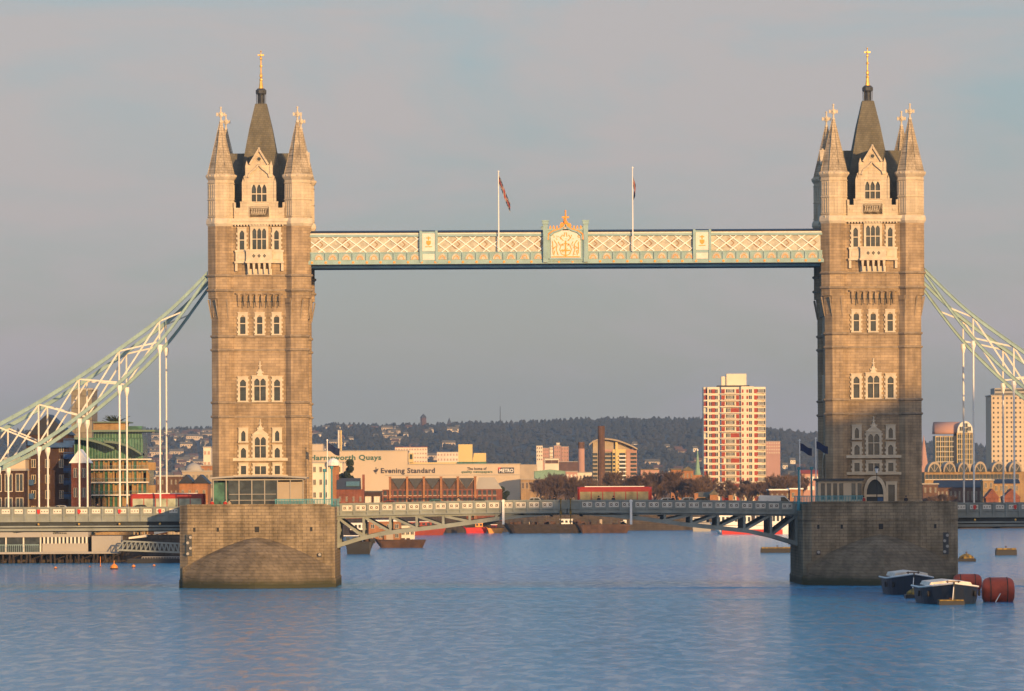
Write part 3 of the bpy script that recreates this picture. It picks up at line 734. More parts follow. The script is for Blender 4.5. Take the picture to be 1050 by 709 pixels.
def flag_mesh(Lf, Hf, droop, mats, uj=False, waves=.25):
    """hoisted cloth from (0,0,0) along +X, hanging by droop radians"""
    m = MB(); nx, nz = 18, 10
    def pt(u,v):
        x = u*Lf*math.cos(droop); z = -v*Hf-u*Lf*math.sin(droop)
        return (x, waves*math.sin(u*6.5+v*1.2)*u, z+.08*math.sin(u*7))
    for i in range(nx):
        for j in range(nz):
            u, v = (i+.5)/nx, (j+.5)/nz; cx_, cz_ = abs(u-.5)*2, abs(v-.5)*2
            if uj: k = 1 if cx_ < .1 or cz_ < .12 else (2 if cx_ < .17 or cz_ < .25 else (2 if abs(cx_-cz_) < .1 else 0))
            else: k = 0
            m.m = k; m.add([pt(i/nx,j/nz),pt((i+1)/nx,j/nz),pt((i+1)/nx,(j+1)/nz),pt(i/nx,(j+1)/nz)],[(0,1,2,3)])
            
    return m
def flagpole(px, pyt, pyb, Y, label, flag, zb=None):
    X, Z = P(px,pyt,Y); Zb = P(px,pyb,Y)[1] if zb is None else zb
    r = empty('flagpole', (X,Y,Zb), label, 'flagpole', 'flagpoles on the bridge')
    m = MB(); m.tube((0,0,0),(0,0,Z-Zb),.10,6,.06); m.ball(0,0,Z-Zb+.05,.14,6,4); m.build('pole', M['white'], r)
    o = flag[0].build('flag', flag[1], r, (.06,0,Z-Zb-.35), flag[2]); shade_smooth(o)
UJ = [M['flagnavy'],M['redpanel'],M['grey_wall']]
flagpole(511,176.5,258,.35,'white flagpole with drooping union flag, left of the gilded crest',(flag_mesh(4.2,1.3,1.2,UJ,True),UJ,0))
flagpole(648.5,172.5,258,.35,'white flagpole with union flag seen edge on, right of the gilded crest',(flag_mesh(3.0,1.7,.9,UJ,True),UJ,R(80)))
for (px,pt_,Y,lab,ang) in ((335.5,452,-6,'flagpole with navy flag blowing over the right end of the left pier',0),(820,452,-6,'outer of two flagpoles with navy flags on the right pier',0),(836.5,450,-4,'inner of two flagpoles with navy flags, against the right tower edge',0)):
    flagpole(px,pt_,516,Y,lab,(flag_mesh(1.75,1.0,.45,[M['flagnavy']]),[M['flagnavy']],ang),zb=9.9)

# lamp on right pier
X,Z = P(899,478,-10)
sl_ = empty('street_lamp', (X,-10,9.9), 'black lamp post standing before the arched doorway', 'lamp post')
m = MB(); m.tube((0,0,0),(0,0,Z-9.9-.9),.07,6,.05); m.build('post', M['black'], sl_)
m = MB(); m.ngon(0,0,[(.12,Z-9.9-.9),(.24,Z-9.9-.35),(.2,Z-9.9-.3)],6); m.build('lantern', M['white'], sl_)
m = MB(); m.ngon(0,0,[(.3,Z-9.9-.3),(.06,Z-9.9)],6); m.build('cap', M['black'], sl_)

# ------------------------------------------------------------------ high walkways
def make_walkway():
    L0, L1 = TXL+6.1, TXR-6.1           # between the towers
    root = empty('high_walkway', (11.9,.9,38.0), 'high lattice walkway with gilded crest on the side facing the camera', 'walkway', 'high walkways between the towers')
    x0, x1 = L0-11.9, L1-11.9
    zz = lambda y: PZ(y, .5, 580)-38.0
    D = 3.4
    m = MB(); m.box(x0,x1,.16,D-.1,zz(258),zz(241)); m.build('wall', M['ochre'], root)
    m = MB(); m.prismx([(-.15,zz(237.2)),(D+.1,zz(237.2)),(D/2,zz(235.4)+.05)][::-1], x0, x1); m.box(x0,x1,-.12,D+.1,zz(237.2)-.0-.12,zz(237.2)); m.build('roof', M['navy'], root)
    m = MB(); m.box(x0,x1,-.05,.14,zz(239.7),zz(238.2)); m.build('cream_band', M['cream'], root)
    m = MB(); m.box(x0,x1,-.12,.14,zz(242),zz(239.8)); m.box(x0-.9,x1+.9,-.14,.14,zz(258.9),zz(257.8))
    m.build('rail', M['pale'], root)
    m = MB(); m.box(x0-.9,x1+.9,-.1,D,zz(266.5),zz(259))
    m.box(x0-.9,x1+.9,-.32,D,zz(270.3),zz(266.9))
    pitch = 1.85; n = int((x1-x0+1.8)/pitch)
    for k in range(n+1): x = x0-.85+k*pitch; m.box(x-.14,x+.14,-.26,-.1,zz(266.9),zz(259))
    m.box(x0-.9,x1+.9,-.24,-.1,zz(267),zz(266.2))
    m.build('cornice', M['pale'], root)
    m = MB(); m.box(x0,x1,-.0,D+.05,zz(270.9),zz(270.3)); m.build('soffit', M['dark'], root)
    m = MB()
    for k in range(n):   # half round cream panels in the frieze
        cx = x0-.85+(k+.5)*pitch; r = .62
        m.prism([(cx+r*math.cos(math.pi*i/8), zz(265.6)+.82*math.sin(math.pi*i/8)) for i in range(9)],-.17,-.1)
    m.build('frieze_panels', M['ochre'], root)
    m = MB()
    for k in range(n):
        cx = x0-.85+(k+.5)*pitch
        for i in range(4): a0,a1 = math.pi*i/4,math.pi*(i+1)/4; m.bar((cx+.36*math.cos(a0),zz(265.4)+.5*math.sin(a0)),(cx+.36*math.cos(a1),zz(265.4)+.5*math.sin(a1)),.09,-.2,-.16)
    for k in range(n+1): m.disc(x0-.85+k*pitch,zz(268.3),.17,-.40,-.32,6)
    m.build('bosses', M['orange'], root)
    # lattice
    za, zb_ = zz(257.8), zz(242); h = zb_-za
    m = MB()
    k = 0; x = x0
    while x < x1:
        for s_ in (1,-1):
            for off in (0,):
                a_, b_ = (x, x+pitch*1.5) if s_ > 0 else (x+pitch*1.5, x)
                if max(a_,b_) < x1: m.bar((a_,za),(b_,zb_),.13,-.02+(.0 if s_>0 else .055),.05+(.0 if s_>0 else .055))
        x += pitch
    m.build('lattice', M['white'], root)
    m = MB(); x = x0
    while x+pitch < x1:     # second, deeper lattice, ochre
        c = x+pitch; r = .62
        m.bar((c-r,(za+zb_)/2),(c,(za+zb_)/2+r),.1,.115,.15); m.bar((c,(za+zb_)/2+r-.02),(c+r,(za+zb_)/2),.1,.115,.15)
        m.bar((c-r,(za+zb_)/2),(c,(za+zb_)/2-r),.1,.118,.152); m.bar((c,(za+zb_)/2-r+.02),(c+r,(za+zb_)/2),.1,.118,.152)
        x += pitch*2
    m.build('inner_lattice', M['umber'], root)
    # shield panels
    for px in (439.5,720):
        cx = PX(px,.5,255)-11.9; hw = 1.15
        m = MB(); m.box(cx-hw,cx+hw,-.3,.14,zz(268),zz(237)); m.box(cx-hw-.08,cx-hw+.25,-.42,.14,zz(268.5),zz(236)); m.box(cx+hw-.25,cx+hw+.08,-.42,.14,zz(268.5),zz(236))
        m.m = 1; m.box(cx-.85,cx+.85,-.34,-.28,zz(257),zz(239)); m.box(cx-.8,cx+.8,-.33,-.28,zz(266),zz(260))
        m.m = 2
        m.prism([(cx-.32,zz(246.5)),(cx+.32,zz(246.5)),(cx+.3,zz(249.5)),(cx,zz(251.5)),(cx-.3,zz(249.5))],-.38,-.33)
        m.bar((cx-.3,zz(243.5)),(cx+.3,zz(243.5)),.14,-.38,-.33); m.bar((cx,zz(242)),(cx,zz(246)),.14,-.385,-.33); m.bar((cx-.45,zz(252.5)),(cx+.45,zz(252.5)),.1,-.38,-.33)
        m.build('emblem_panel', [M['pale'],M['cream'],M['orange']], root)
    # central crest
    c0 = PX(580,.5,255)-11.9
    m = MB()
    for s_ in (-1,1):
        x = c0+s_*2.72
        m.box(x-.32,x+.32,-.65,.3,zz(269),zz(228.5)); m.box(x-.42,x+.42,-.75,.4,zz(230),zz(226.2)); m.box(x-.22,x+.22,-.7,-.65,zz(264),zz(240)); m.box(x-.5,x+.5,-.8,.4,zz(227),zz(226))
        pp = [(c0+s_*2.2,zz(246)),(c0+s_*2.1,zz(241.5)),(c0+s_*1.6,zz(238)),(c0+s_*.8,zz(236)),(c0+s_*.3,zz(233.6)),(c0,zz(230.5))]
        for a_,b_ in zip(pp,pp[1:]): m.bar(a_,b_,.24,-.62,-.4)
    m.box(c0-2.4,c0+2.4,-.5,.2,zz(236.5),zz(234.8)); m.box(c0-2.4,c0+2.4,-.42,.2,zz(268),zz(236)); m.box(c0-2.2,c0+2.2,-.6,-.4,zz(266.5),zz(264.8))
    cr_ = m.build('crest_frame', M['pale'], root)
    m = MB(); m.prism([(c0-2.0,zz(264.5)),(c0+2.0,zz(264.5)),(c0+2.0,zz(243)),(c0+1.5,zz(239.5)),(c0+.7,zz(237.5)),(c0,zz(233.5)),(c0-.7,zz(237.5)),(c0-1.5,zz(239.5)),(c0-2.0,zz(243))],-.5,-.4)
    m.build('crest_panel', M['cream'], cr_)
    m = MB()      # gilded crest strokes: shield with cross, supporters, mantling
    q = random.Random(5); zc_ = zz(251)
    m.bar((c0,zz(263)),(c0,zz(247)),.18,-.56,-.5); m.bar((c0-.62,zz(257)),(c0+.62,zz(257)),.18,-.565,-.5)
    for k in range(8):
        a0, a1 = math.pi*2*k/8, math.pi*2*(k+1)/8
        m.bar((c0+.8*math.cos(a0),zz(256)+.85*math.sin(a0)),(c0+.8*math.cos(a1),zz(256)+.85*math.sin(a1)),.1,-.55,-.5)
    for s_ in (-1,1):
        for (xa,ya,xb,yb_) in ((1.0,262,1.25,256),(1.25,256,1.15,251),(1.15,251,1.5,247),(1.3,253,1.75,255),(1.6,262,1.45,257),(.3,247,.7,244),(.7,244,.4,241),(1.0,248,.8,251),(1.75,248,1.7,260),(.45,250,.3,252.5),(.2,243,.1,238.5)):
            m.bar((c0+s_*xa,zz(ya)),(c0+s_*xb,zz(yb_)),.11,-.55,-.5)
    for k in range(46):
        a_ = q.uniform(-1.85,1.85); zz_ = q.uniform(zz(262),zz(242)); an = q.uniform(0,3.14); m.bar((c0+a_,zz_),(c0+a_+.2*math.cos(an),zz_+.2*math.sin(an)),.07,-.53,-.5)
    m.box(c0-1.9,c0+1.9,-.56,-.5,zz(264),zz(263))
    for s_ in (-1,1):
        pp = [(c0+s_*2.35,zz(246)),(c0+s_*2.3,zz(240)),(c0+s_*1.7,zz(236.9)),(c0+s_*.9,zz(235)),(c0+s_*.2,zz(231.5))]
        for a_,b_ in zip(pp,pp[1:]): m.bar(a_,b_,.14,-.66,-.6)
        for k in range(3): x = c0+s_*(1.15+k*.45); m.prism([(x-.13,zz(234.8)),(x+.13,zz(234.8)),(x+.1,zz(232.5)),(x,zz(231)),(x-.1,zz(232.5))],-.3,-.12)
        m.disc(c0+s_*.42,zz(231.5),.38,-.4,-.1,8)
    m.build('crest_gilding', M['orange'], cr_)
    m = MB(); m.tube((c0,-.25,zz(233)),(c0,-.25,zz(216.5)),.2,6,.08); m.box(c0-.48,c0+.48,-.33,-.17,zz(223.8),zz(222)); m.ball(c0,-.25,zz(228.5),.33,6,4); m.ball(c0,-.25,zz(216.5),.13,6,4)
    m.build('crest_finial', M['orange'], cr_)
    return root
wk = make_walkway()
wk2 = copy_tree(wk); wk2.location = (11.9,16.3,38.0); wk2.rotation_euler.z = math.pi
wk2['label'] = 'second high walkway hidden behind the crested one, showing only as a dark strip below it'
# shadowed brackets where the near walkway meets the towers
for nm, cx, s_ in (('l',TXL+6.2,1),('r',TXR-6.2,-1)):
    pass

# ------------------------------------------------------------------ decks
def parapet(mb_frame, mb_panel, xs, zf, y, span, hole='o'):
    pass
def side_span(sgn, label):
    """sgn -1: left of the left tower, +1: right of the right tower. Runs to beyond the frame."""
    root = empty('side_span_deck', ((TXL if sgn < 0 else TXR)+sgn*10.3,.8,9.5), label, 'bridge deck', 'side spans of the bridge')
    Lh = 62.0; zt_, z0 = 10.72-9.5, -9.5
    X = lambda x: sgn*x
    m = MB(); m.box(0,X(Lh),.3,15.7,6.9+z0+.5,9.5+z0); m.build('roadway', M['asphalt'], root)
    for (y0,y1,yf) in ((0,.25,-.0),(15.75,16.0,16.0)):
        d = -1 if y0 == 0 else 1
        m = MB(); m.box(0,X(Lh),y0,y1,8.75+z0,zt_)
        m.box(0,X(Lh),yf+d*.14,yf,zt_-.12,zt_+.05); m.box(0,X(Lh),yf+d*.12,yf,9.62+z0,9.74+z0)
        m.box(0,X(Lh),yf+d*.10,yf,8.78+z0,8.92+z0); m.box(0,X(Lh),yf+d*.5,yf,8.05+z0,8.25+z0)
        x = .6
        while x < Lh: m.box(X(x)-.12,X(x)+.12,yf+d*.16,yf,8.78+z0,zt_+.08); x += 1.74
        m.build('parapet', M['deckg'], root)
        x = .6; cx = 0; zc = 0; m = MB()
        if 1:
            m.m = 0; m.box(cx-.55,cx+.55,yf+d*.05,yf,zc-.3,zc+.3)
            m.m = 1
            for dx in (-.36,0,.36): m.disc(cx+dx,zc,.085,min(yf+d*.07,yf+d*.05),max(yf+d*.07,yf+d*.05),6)
        for v_ in range(len(m.v)): m.v[v_] = (m.v[v_][0], m.v[v_][1]-yf, m.v[v_][2])
        me = m.mesh('parapet_panel', [M['cream'],M['rust']])
        while x+1.74 < Lh:
            link('parapet_panel', me, root, (X(x+.87), yf, 10.2+z0)); x += 1.74
    m = MB(); m.box(0,X(Lh),.2,.34,8.25+z0,8.76+z0); m.build('painted_shadow_slot', M['dark'], root)  # dark strip painted in place of the slot's shade
    # deep girder below, set back, slot painted dark and bottom flange
    m = MB(); m.box(0,X(Lh),.35,.6,7.9+z0,8.9+z0); m.box(0,X(Lh),-.25,1.2,7.55+z0,7.9+z0); m.box(0,X(Lh),14.9,16.1,7.55+z0,8.6+z0)
    for k in range(12): m.box(X(k*5.45+1),X(k*5.45+1.35),.6,15,7.3+z0,8.3+z0)
    m.build('girder', M['deckg'], root)
    return root
sdL = side_span(-1, 'left side span of the bridge with cream parapet panels, in sunlight')
sdR = side_span(1, 'right side span of the bridge beyond the right pier, in shade')

# red shields and gilded knobs at the hangers
hang_off = [13.58+5.46*k for k in range(9)]       # distance of the hangers from the tower axis
for nm,sg,tx,par in (('l',-1,TXL,sdL),('r',1,TXR,sdR)):
    for k,hx_ in enumerate(hang_off):
        x = tx+sg*hx_-par.location.x
        m = MB(); m.prism([(x-.2,.95),(x+.2,.95),(x+.2,.55),(x,.3),(x-.2,.55)],-.22,-.16); m.build('shield', M['red'], par)
        m = MB(); m.ball(x,-.35,-1.05,.17,6,4); m.build('knob', M['gold'], par)

# central bascule leaves
tab = [(0,5.1),(3.15,6.07),(6.4,6.78),(10.5,7.25),(14.3,7.65),(18.1,8.17),(22,8.7),(26,9.15),(30.6,9.5)]
def zlow(x):
    for (a_,za),(b_,zb_) in zip(tab,tab[1:]):
        if a_ <= x <= b_: return za+(zb_-za)*(x-a_)/(b_-a_)
    return tab[-1][1]
def leaf(sgn, tx, label):
    X0 = tx+sgn*10.3; Lh = abs(11.9-X0)-.06
    root = empty('bascule_leaf', (X0,.8,9.5), label, 'bascule leaf', 'two halves of the central opening span')
    X = lambda x: sgn*x; O = -9.5
    ztop = lambda x: 11.0+.36*math.sin(min(1,x/Lh)*math.pi/2)
    n = 32
    def strip(mb, lo, hi, y0, y1):
        for i in range(n):
            a_, b_ = Lh*i/n, Lh*(i+1)/n
            mb.prism([(X(a_),lo(a_)+O),(X(b_),lo(b_)+O),(X(b_),hi(b_)+O),(X(a_),hi(a_)+O)],y0,y1)
    m = MB(); strip(m, lambda x: ztop(x)-1.75, lambda x: ztop(x)-1.15, .3, 15.7); m.build('roadway', M['asphalt'], root)
    for (y0,y1,yf,d) in ((0,.22,0,-1),(15.78,16.0,16.0,1)):
        m = MB(); strip(m, lambda x: ztop(x)-1.62, lambda x: ztop(x), y0, y1)
        yy = sorted((yf+d*.14,yf))
        strip(m, lambda x: ztop(x)-.12, lambda x: ztop(x)+.06, *yy); strip(m, lambda x: ztop(x)-1.16, lambda x: ztop(x)-1.02, *yy); strip(m, lambda x: ztop(x)-1.68, lambda x: ztop(x)-1.5, *yy)
        x = .5
        while x < Lh: z = ztop(x)+O; m.box(X(x)-.12,X(x)+.12,*sorted((yf+d*.16,yf)),z-1.6,z+.1); x += 1.8
        m.build('parapet', M['deckg'], root)
        m = MB(); x = .5
        if 1:
            cx, z = 0, 0
            y_a = sorted((d*.05,0)); y_b = sorted((d*.08,d*.05))
            m.m = 0; m.box(cx-.68,cx+.68,*y_a,z-.36,z+.36)
            for dx in (-.36,.36):
                m.m = 1; m.disc(cx+dx,z,.19,*y_b,8)
                for a_ in range(4): m.disc(cx+dx+.27*math.cos(a_*math.pi/2+math.pi/4),z+.29*math.sin(a_*math.pi/2+math.pi/4),.05,*y_b,4)
                m.m = 0; m.disc(cx+dx,z,.09,*sorted((d*.10,d*.08)),6)
        me = m.mesh('parapet_panel', [M['cream'],M['rust']])
        while x+1.8 < Lh:
            link('parapet_panel', me, root, (X(x+.9), yf, ztop(x+.9)+O-.57)); x += 1.8
    # trusses
    for ty in (.5,5.5,10.5,15.2):
        m = MB(); y0, y1 = ty-.22, ty+.22
        for i in range(n):
            a_, b_ = Lh*i/n, Lh*(i+1)/n
            if zlow(b_) > 9.1: 
                m.prism([(X(a_),zlow(a_)+O),(X(b_),zlow(b_)+O),(X(b_),9.5+O),(X(a_),9.5+O)],y0,y1)
            else: m.prism([(X(a_),zlow(a_)+O),(X(b_),zlow(b_)+O),(X(b_),zlow(b_)+.55+O),(X(a_),zlow(a_)+.55+O)],y0,y1)
        strip(m, lambda x: ztop(x)-1.95, lambda x: ztop(x)-1.68, y0, y1)
        k = 0; x = 3.58*0+.0
        while x < Lh-5:
            if k: m.box(X(x)-.17,X(x)+.17,y0+.04,y1-.04,zlow(x)+.5+O,ztop(x)-1.9+O)
            x2 = x+3.58
            if zlow(x2) < 8.4: m.bar((X(x+.25),ztop(x)-1.95+O),(X(x2-.15),zlow(x2)+.45+O),.34,y0+.08,y1-.08)
            x = x2; k += 1
        m.box(X(0),X(.35),y0+.05,y1-.05,zlow(0)+O,9.3+O)
        m.build('truss', M['deckg'], root)
    m = MB()
    for k in range(9): x = 3.58*k+.4; m.box(X(x)-.12,X(x)+.12,.75,15,ztop(x)-2.2+O,ztop(x)-1.76+O); m.box(X(x)-.1,X(x)+.1,.75,15,zlow(x)+.1+O,zlow(x)+.35+O)
    m.build('cross_beams', M['dark'], root)
    return root
leaf(1, TXL, 'left half of the central opening span, sunlit truss')
leaf(-1, TXR, 'right half of the central opening span, shaded truss')
for px,lab in ((516,'white marker post on the left half of the central span'),(647,'white marker post on the right half of the central span')):
    X,Z = P(px,512.5,.5); X2,Zb = P(px,538,.5)
    m = MB(); m.box(-.16,.16,-.12,.12,0,Z-Zb); m.box(-.22,.22,-.16,.12,Z-Zb-.3,Z-Zb-.1)
    tag(m.build('marker_post', M['white'], None, (X,.45,Zb)), lab, 'post', 'white posts on the central span')
for i,px in enumerate((575,585)):
    X,_ = P(px,520,.4); m = MB(); m.tube((0,0,0),(0,0,3.4),.07,5); m.ball(0,0,3.4,.15,6,4); m.box(-.15,.15,-.1,.1,1.4,1.9)
    tag(m.build('signal_mast', M['mooring'], None, (X,.42,8.1)), ('slim yellow mast at mid span, left one of the pair','slim yellow mast at mid span, right one of the pair')[i], 'signal mast', 'masts at mid span')

# ------------------------------------------------------------------ suspension chains
up_px = [(212.8,279.5),(188,305),(163.5,327.5),(143,342),(122,357.5),(80.7,386.5),(38.8,412.5),(-3,436),(-45,457),(-90,474),(-140,490)]
lo_px = [(212.8,283.5),(188,319),(163.5,351.5),(143,372),(122,392.5),(80.7,426.5),(38.8,455.8),(-3,477),(-45,492),(-90,500),(-140,503)]
def prof(tab_):
    return [((TXL-P(x,y,1.6)[0]), P(x,y,1.6)[1]) for x,y in tab_]
UP, LO = prof(up_px), prof(lo_px)
def interp(t_, s_):
    for (a_,za),(b_,zb_) in zip(t_,t_[1:]):
        if a_ <= s_ <= b_: return za+(zb_-za)*(s_-a_)/(b_-a_)
    return t_[-1][1]
# smooth by resampling with averaging
def smooth(t_):
    s0, s1 = t_[0][0], t_[-1][0]; n = 60; o = []
    for i in range(n+1):
        s_ = s0+(s1-s0)*i/n; w_ = 1.8 if 2 < i < n-2 else 0
        o.append((s_, sum(interp(t_, max(s0,min(s1,s_+d*w_))) for d in (-1,-.5,0,.5,1))/5))
    return o
UP, LO = smooth(UP), smooth(LO)
def chain(sgn, tx, yc, label):
    root = empty('suspension_chain', (tx+sgn*7.0,yc,interp(UP,7.2)), label, 'suspension chain', 'pairs of stiffened suspension chains')
    z0 = root.location.z; X = lambda s_: sgn*(s_-7.0)
    for nm,tt in (('upper_chord',UP),('lower_chord',LO)):
        m = MB()
        for (a_,za),(b_,zb_) in zip(tt,tt[1:]):
            if b_ < 6.6: continue
            m.prism([(X(a_),za-.40-z0),(X(b_)+sgn*.01,zb_-.40-z0),(X(b_)+sgn*.01,zb_+.08-z0),(X(a_),za+.08-z0)],-.26,.26)
            m.prism([(X(a_),za+.08-z0),(X(b_)+sgn*.01,zb_+.08-z0),(X(b_)+sgn*.01,zb_+.14-z0),(X(a_),za+.14-z0)],-.36,.36)
            m.prism([(X(a_),za-.46-z0),(X(b_)+sgn*.01,zb_-.46-z0),(X(b_)+sgn*.01,zb_-.40-z0),(X(a_),za-.40-z0)],-.36,.36)
        m.build(nm, M['pale'], root)
    m = MB()
    for k,hx_ in enumerate(hang_off):
        zu, zl = interp(UP,hx_)-z0, interp(LO,hx_)-z0
        m.box(X(hx_)-.1,X(hx_)+.1,-.16,.16,zl-.3,zu-.2)
        if k < len(hang_off)-1:
            h2 = hang_off[k+1]; zu2, zl2 = interp(UP,h2)-z0, interp(LO,h2)-z0
            mid = ((X(hx_)+X(h2))/2, (zu+zl+zu2+zl2)/4)
            for (p_,q_,o_) in (((X(hx_),zu-.4),(X(h2),zl2-.1),-.1),((X(hx_),zl-.1),(X(h2),zu2-.4),.02)):
                # slightly bowed flat bars
                mm = ((p_[0]+q_[0])/2,(p_[1]+q_[1])/2)
                m.bar(p_,mm,.21,o_-.04,o_+.06); m.bar(mm,q_,.21,o_-.04,o_+.06)
    h1 = hang_off[0]; m.bar((X(h1),interp(UP,h1)-.4-z0),(X(h1-3.2),interp(LO,h1-3.2)-.1-z0),.2,-.14,-.04); 
    m.build('bracing', M['cream'], root)
    for k,hx_ in enumerate(hang_off):
        zl = interp(LO,hx_)-.5
        if zl < 11.5: continue
        h = MB(); h.tube((X(hx_),0,9.3-z0),(X(hx_),0,zl-.8-z0),.125,8); h.ngon(X(hx_),0,[(.13,zl-1.3-z0),(.34,zl-.55-z0),(.34,zl-.0-z0)],8)
        h.ngon(X(hx_),0,[(.24,9.3-z0),(.24,9.9-z0),(.13,10.1-z0)],8)
        h.build('hanger', M['white'], root)
    return root
chain(-1, TXL, 1.6, 'near suspension chain on the left side span'); chain(-1, TXL, 15.9, 'far suspension chain on the left side span, just behind the near one')
chain(1, TXR, 1.6, 'near suspension chain on the right side span'); chain(1, TXR, 15.9, 'far suspension chain on the right side span, just below the near one')

# ------------------------------------------------------------------ vehicles
def wheel(parent, x, y, r):
    m = MB(); m.disc(x,r,r,y-.12,y+.12,14); w_ = m.build('wheel', M['tyre'], parent)
    m = MB(); m.disc(x,r,r*.55,y-.14,y+.14,10); m.build('rim', M['grey_wall'], w_)
def bus(X, Y, z, Lb, label, wm):
    r = empty('single_deck_bus', (X,Y,z), label, 'bus', 'red buses crossing the bridge')
    m = MB(); hl = Lb/2
    def rr(w,z0,z1,e): return [(-hl+e,-w,z0),(hl-e,-w,z0),(hl,-w+e,z0),(hl,w-e,z0),(hl-e,w,z0),(-hl+e,w,z0),(-hl,w-e,z0),(-hl,-w+e,z0)]
    R8 = lambda w,z_,e: [(x,y,z_) for x,y,_ in rr(w,0,0,e)]
    m.loft([R8(1.2,.3,.2),R8(1.25,.6,.2),R8(1.25,2.75,.2),R8(1.1,3.0,.45)]); m.build('body', M['busred'], r)
    m = MB(); m.box(-hl+1,hl-1,-1.0,1.0,3.0,3.1); m.build('roof_unit', M['white'], r)
    n = max(6,int(Lb/1.45)); 
    for s_ in (-1,1):
        for k in range(n):
            x = -hl+.35+k*(Lb-.7)/n; wd = (Lb-.7)/n-.12
            m = MB(); m.box(x,x+wd,s_*1.255,s_*1.275,1.15,2.35); m.build('window', wm, r)
        for x in (-hl+2.4,hl-2.8): wheel(r,x,s_*1.15,.48)
    m = MB(); m.box(hl,hl+.02,-1.0,1.0,1.1,2.5); m.build('windscreen', M['glass'], r)
    for s_ in (-1,1): m = MB(); m.box(hl,hl+.03,s_*.9-.12,s_*.9+.12,.6,.78); m.build('headlight', M['white'], r)
    return r
busw = plain('bus_window', (.42,.46,.34), .2, var=.5, scale=.8, spec=.6)
busw2 = plain('bus_window_dull', (.34,.29,.14), .25, var=.5, scale=.8, spec=.6)
xa, xb = PX(134,5), PX(210.5,5); bus((xa+xb)/2,5,9.5,xb-xa,'red single deck bus on the left side span with pale green windows',busw)
xa, xb = PX(592,5), PX(668,5); bus((xa+xb)/2,5,10.15,xb-xa,'red single deck bus near the middle of the central span',busw2)
def car(px, Y, z, paint, label, Lc=4.3, H=1.5, face=1):
    X = PX(px,Y); r = empty('parked_car' if False else 'car', (X,Y,z), label, 'car', 'cars crossing the bridge', rz=0 if face > 0 else math.pi)
    h = Lc/2
    m = MB(); body = [(-h,.3),(h,.3),(h,.7),(h*.93,.82),(h*.45,.92),(-h*.8,.95),(-h,.8)]
    m.prism(body,-.85,.85); rf = [(-h*.75,.9),(h*.42,.9),(h*.12,H-.04),(-h*.05,H),(-h*.42,H-.03)]
    m.prism([(x,z_) for x,z_ in rf],-.7,.7); m.build('body', paint, r)
    for s_ in (-1,1):
        m = MB(); m.prism([(-h*.62,.95),(-h*.12,.95),(-h*.12,H-.12),(-h*.38,H-.12)],*sorted((s_*.705,s_*.72))); m.build('window', M['glass'], r)
        m = MB(); m.prism([(-h*.06,.95),(h*.34,.95),(h*.1,H-.12),(-h*.06,H-.12)],*sorted((s_*.705,s_*.72))); m.build('window', M['glass'], r)
        for x in (-h*.62,h*.62): wheel(r,x,s_*.78,.32)
        m = MB(); m.box(h,h+.02,s_*.65-.12,s_*.65+.12,.6,.74); m.build('headlight', M['white'], r)
    return r
cb_, ck, cs = plain('blue_green_car_paint',(.05,.16,.17),.25), plain('black_car_paint',(.02,.022,.025),.2), plain('silver_car_paint',(.42,.42,.40),.25,metal=.4)
car(444,4.0,9.95,cb_,'blue green car on the left half of the central span',4.6,1.62,-1)
car(494,4.0,10.0,ck,'black car beside the white marker post',4.2,1.6,1)
car(546,4.0,10.08,cs,'silver car left of mid span',4.2,1.7,-1)
car(708,4.0,10.1,cs,'silver car on the right half of the central span, behind the bus',4.2,1.6,1)
car(722,9.0,10.0,ck,'dark car following the silver one towards the right pier',4.2,1.6,1)
car(147,3.4,9.5,ck,'dark car in front of the red bus on the left side span',4.1,1.55,1)
car(402,10.5,9.9,plain('dark_red_car_paint',(.18,.02,.02),.25),'dark red car on the left half of the central span, far lane',4.2,1.55,1)
car(686,10.5,10.1,plain('white_car_paint',(.6,.6,.58),.25),'white car just right of the bus, far lane',4.2,1.55,1)
car(60,10.5,9.45,cs,'silver car on the left side span behind the chains',4.3,1.55,-1)
xa, xb = PX(778,4), PX(815,4)
vr = empty('white_van', ((xa+xb)/2,4,9.8), 'white panel van approaching the right pier', 'van')
h = (xb-xa)/2
m = MB(); m.prism([(-h,.35),(h,.35),(h,.95),(h*.78,1.15),(h*.42,2.05),(-h*.9,2.12),(-h,1.9)],-.95,.95); m.build('body', M['white'], vr)
for s_ in (-1,1):
    m = MB(); m.prism([(h*.42,1.2),(h*.7,1.2),(h*.42,1.85),(h*.2,1.85),(h*.2,1.2)],*sorted((s_*.955,s_*.97))); m.build('window', M['glass'], vr)
    for x in (-h*.6,h*.65): wheel(vr,x,s_*.85,.36)

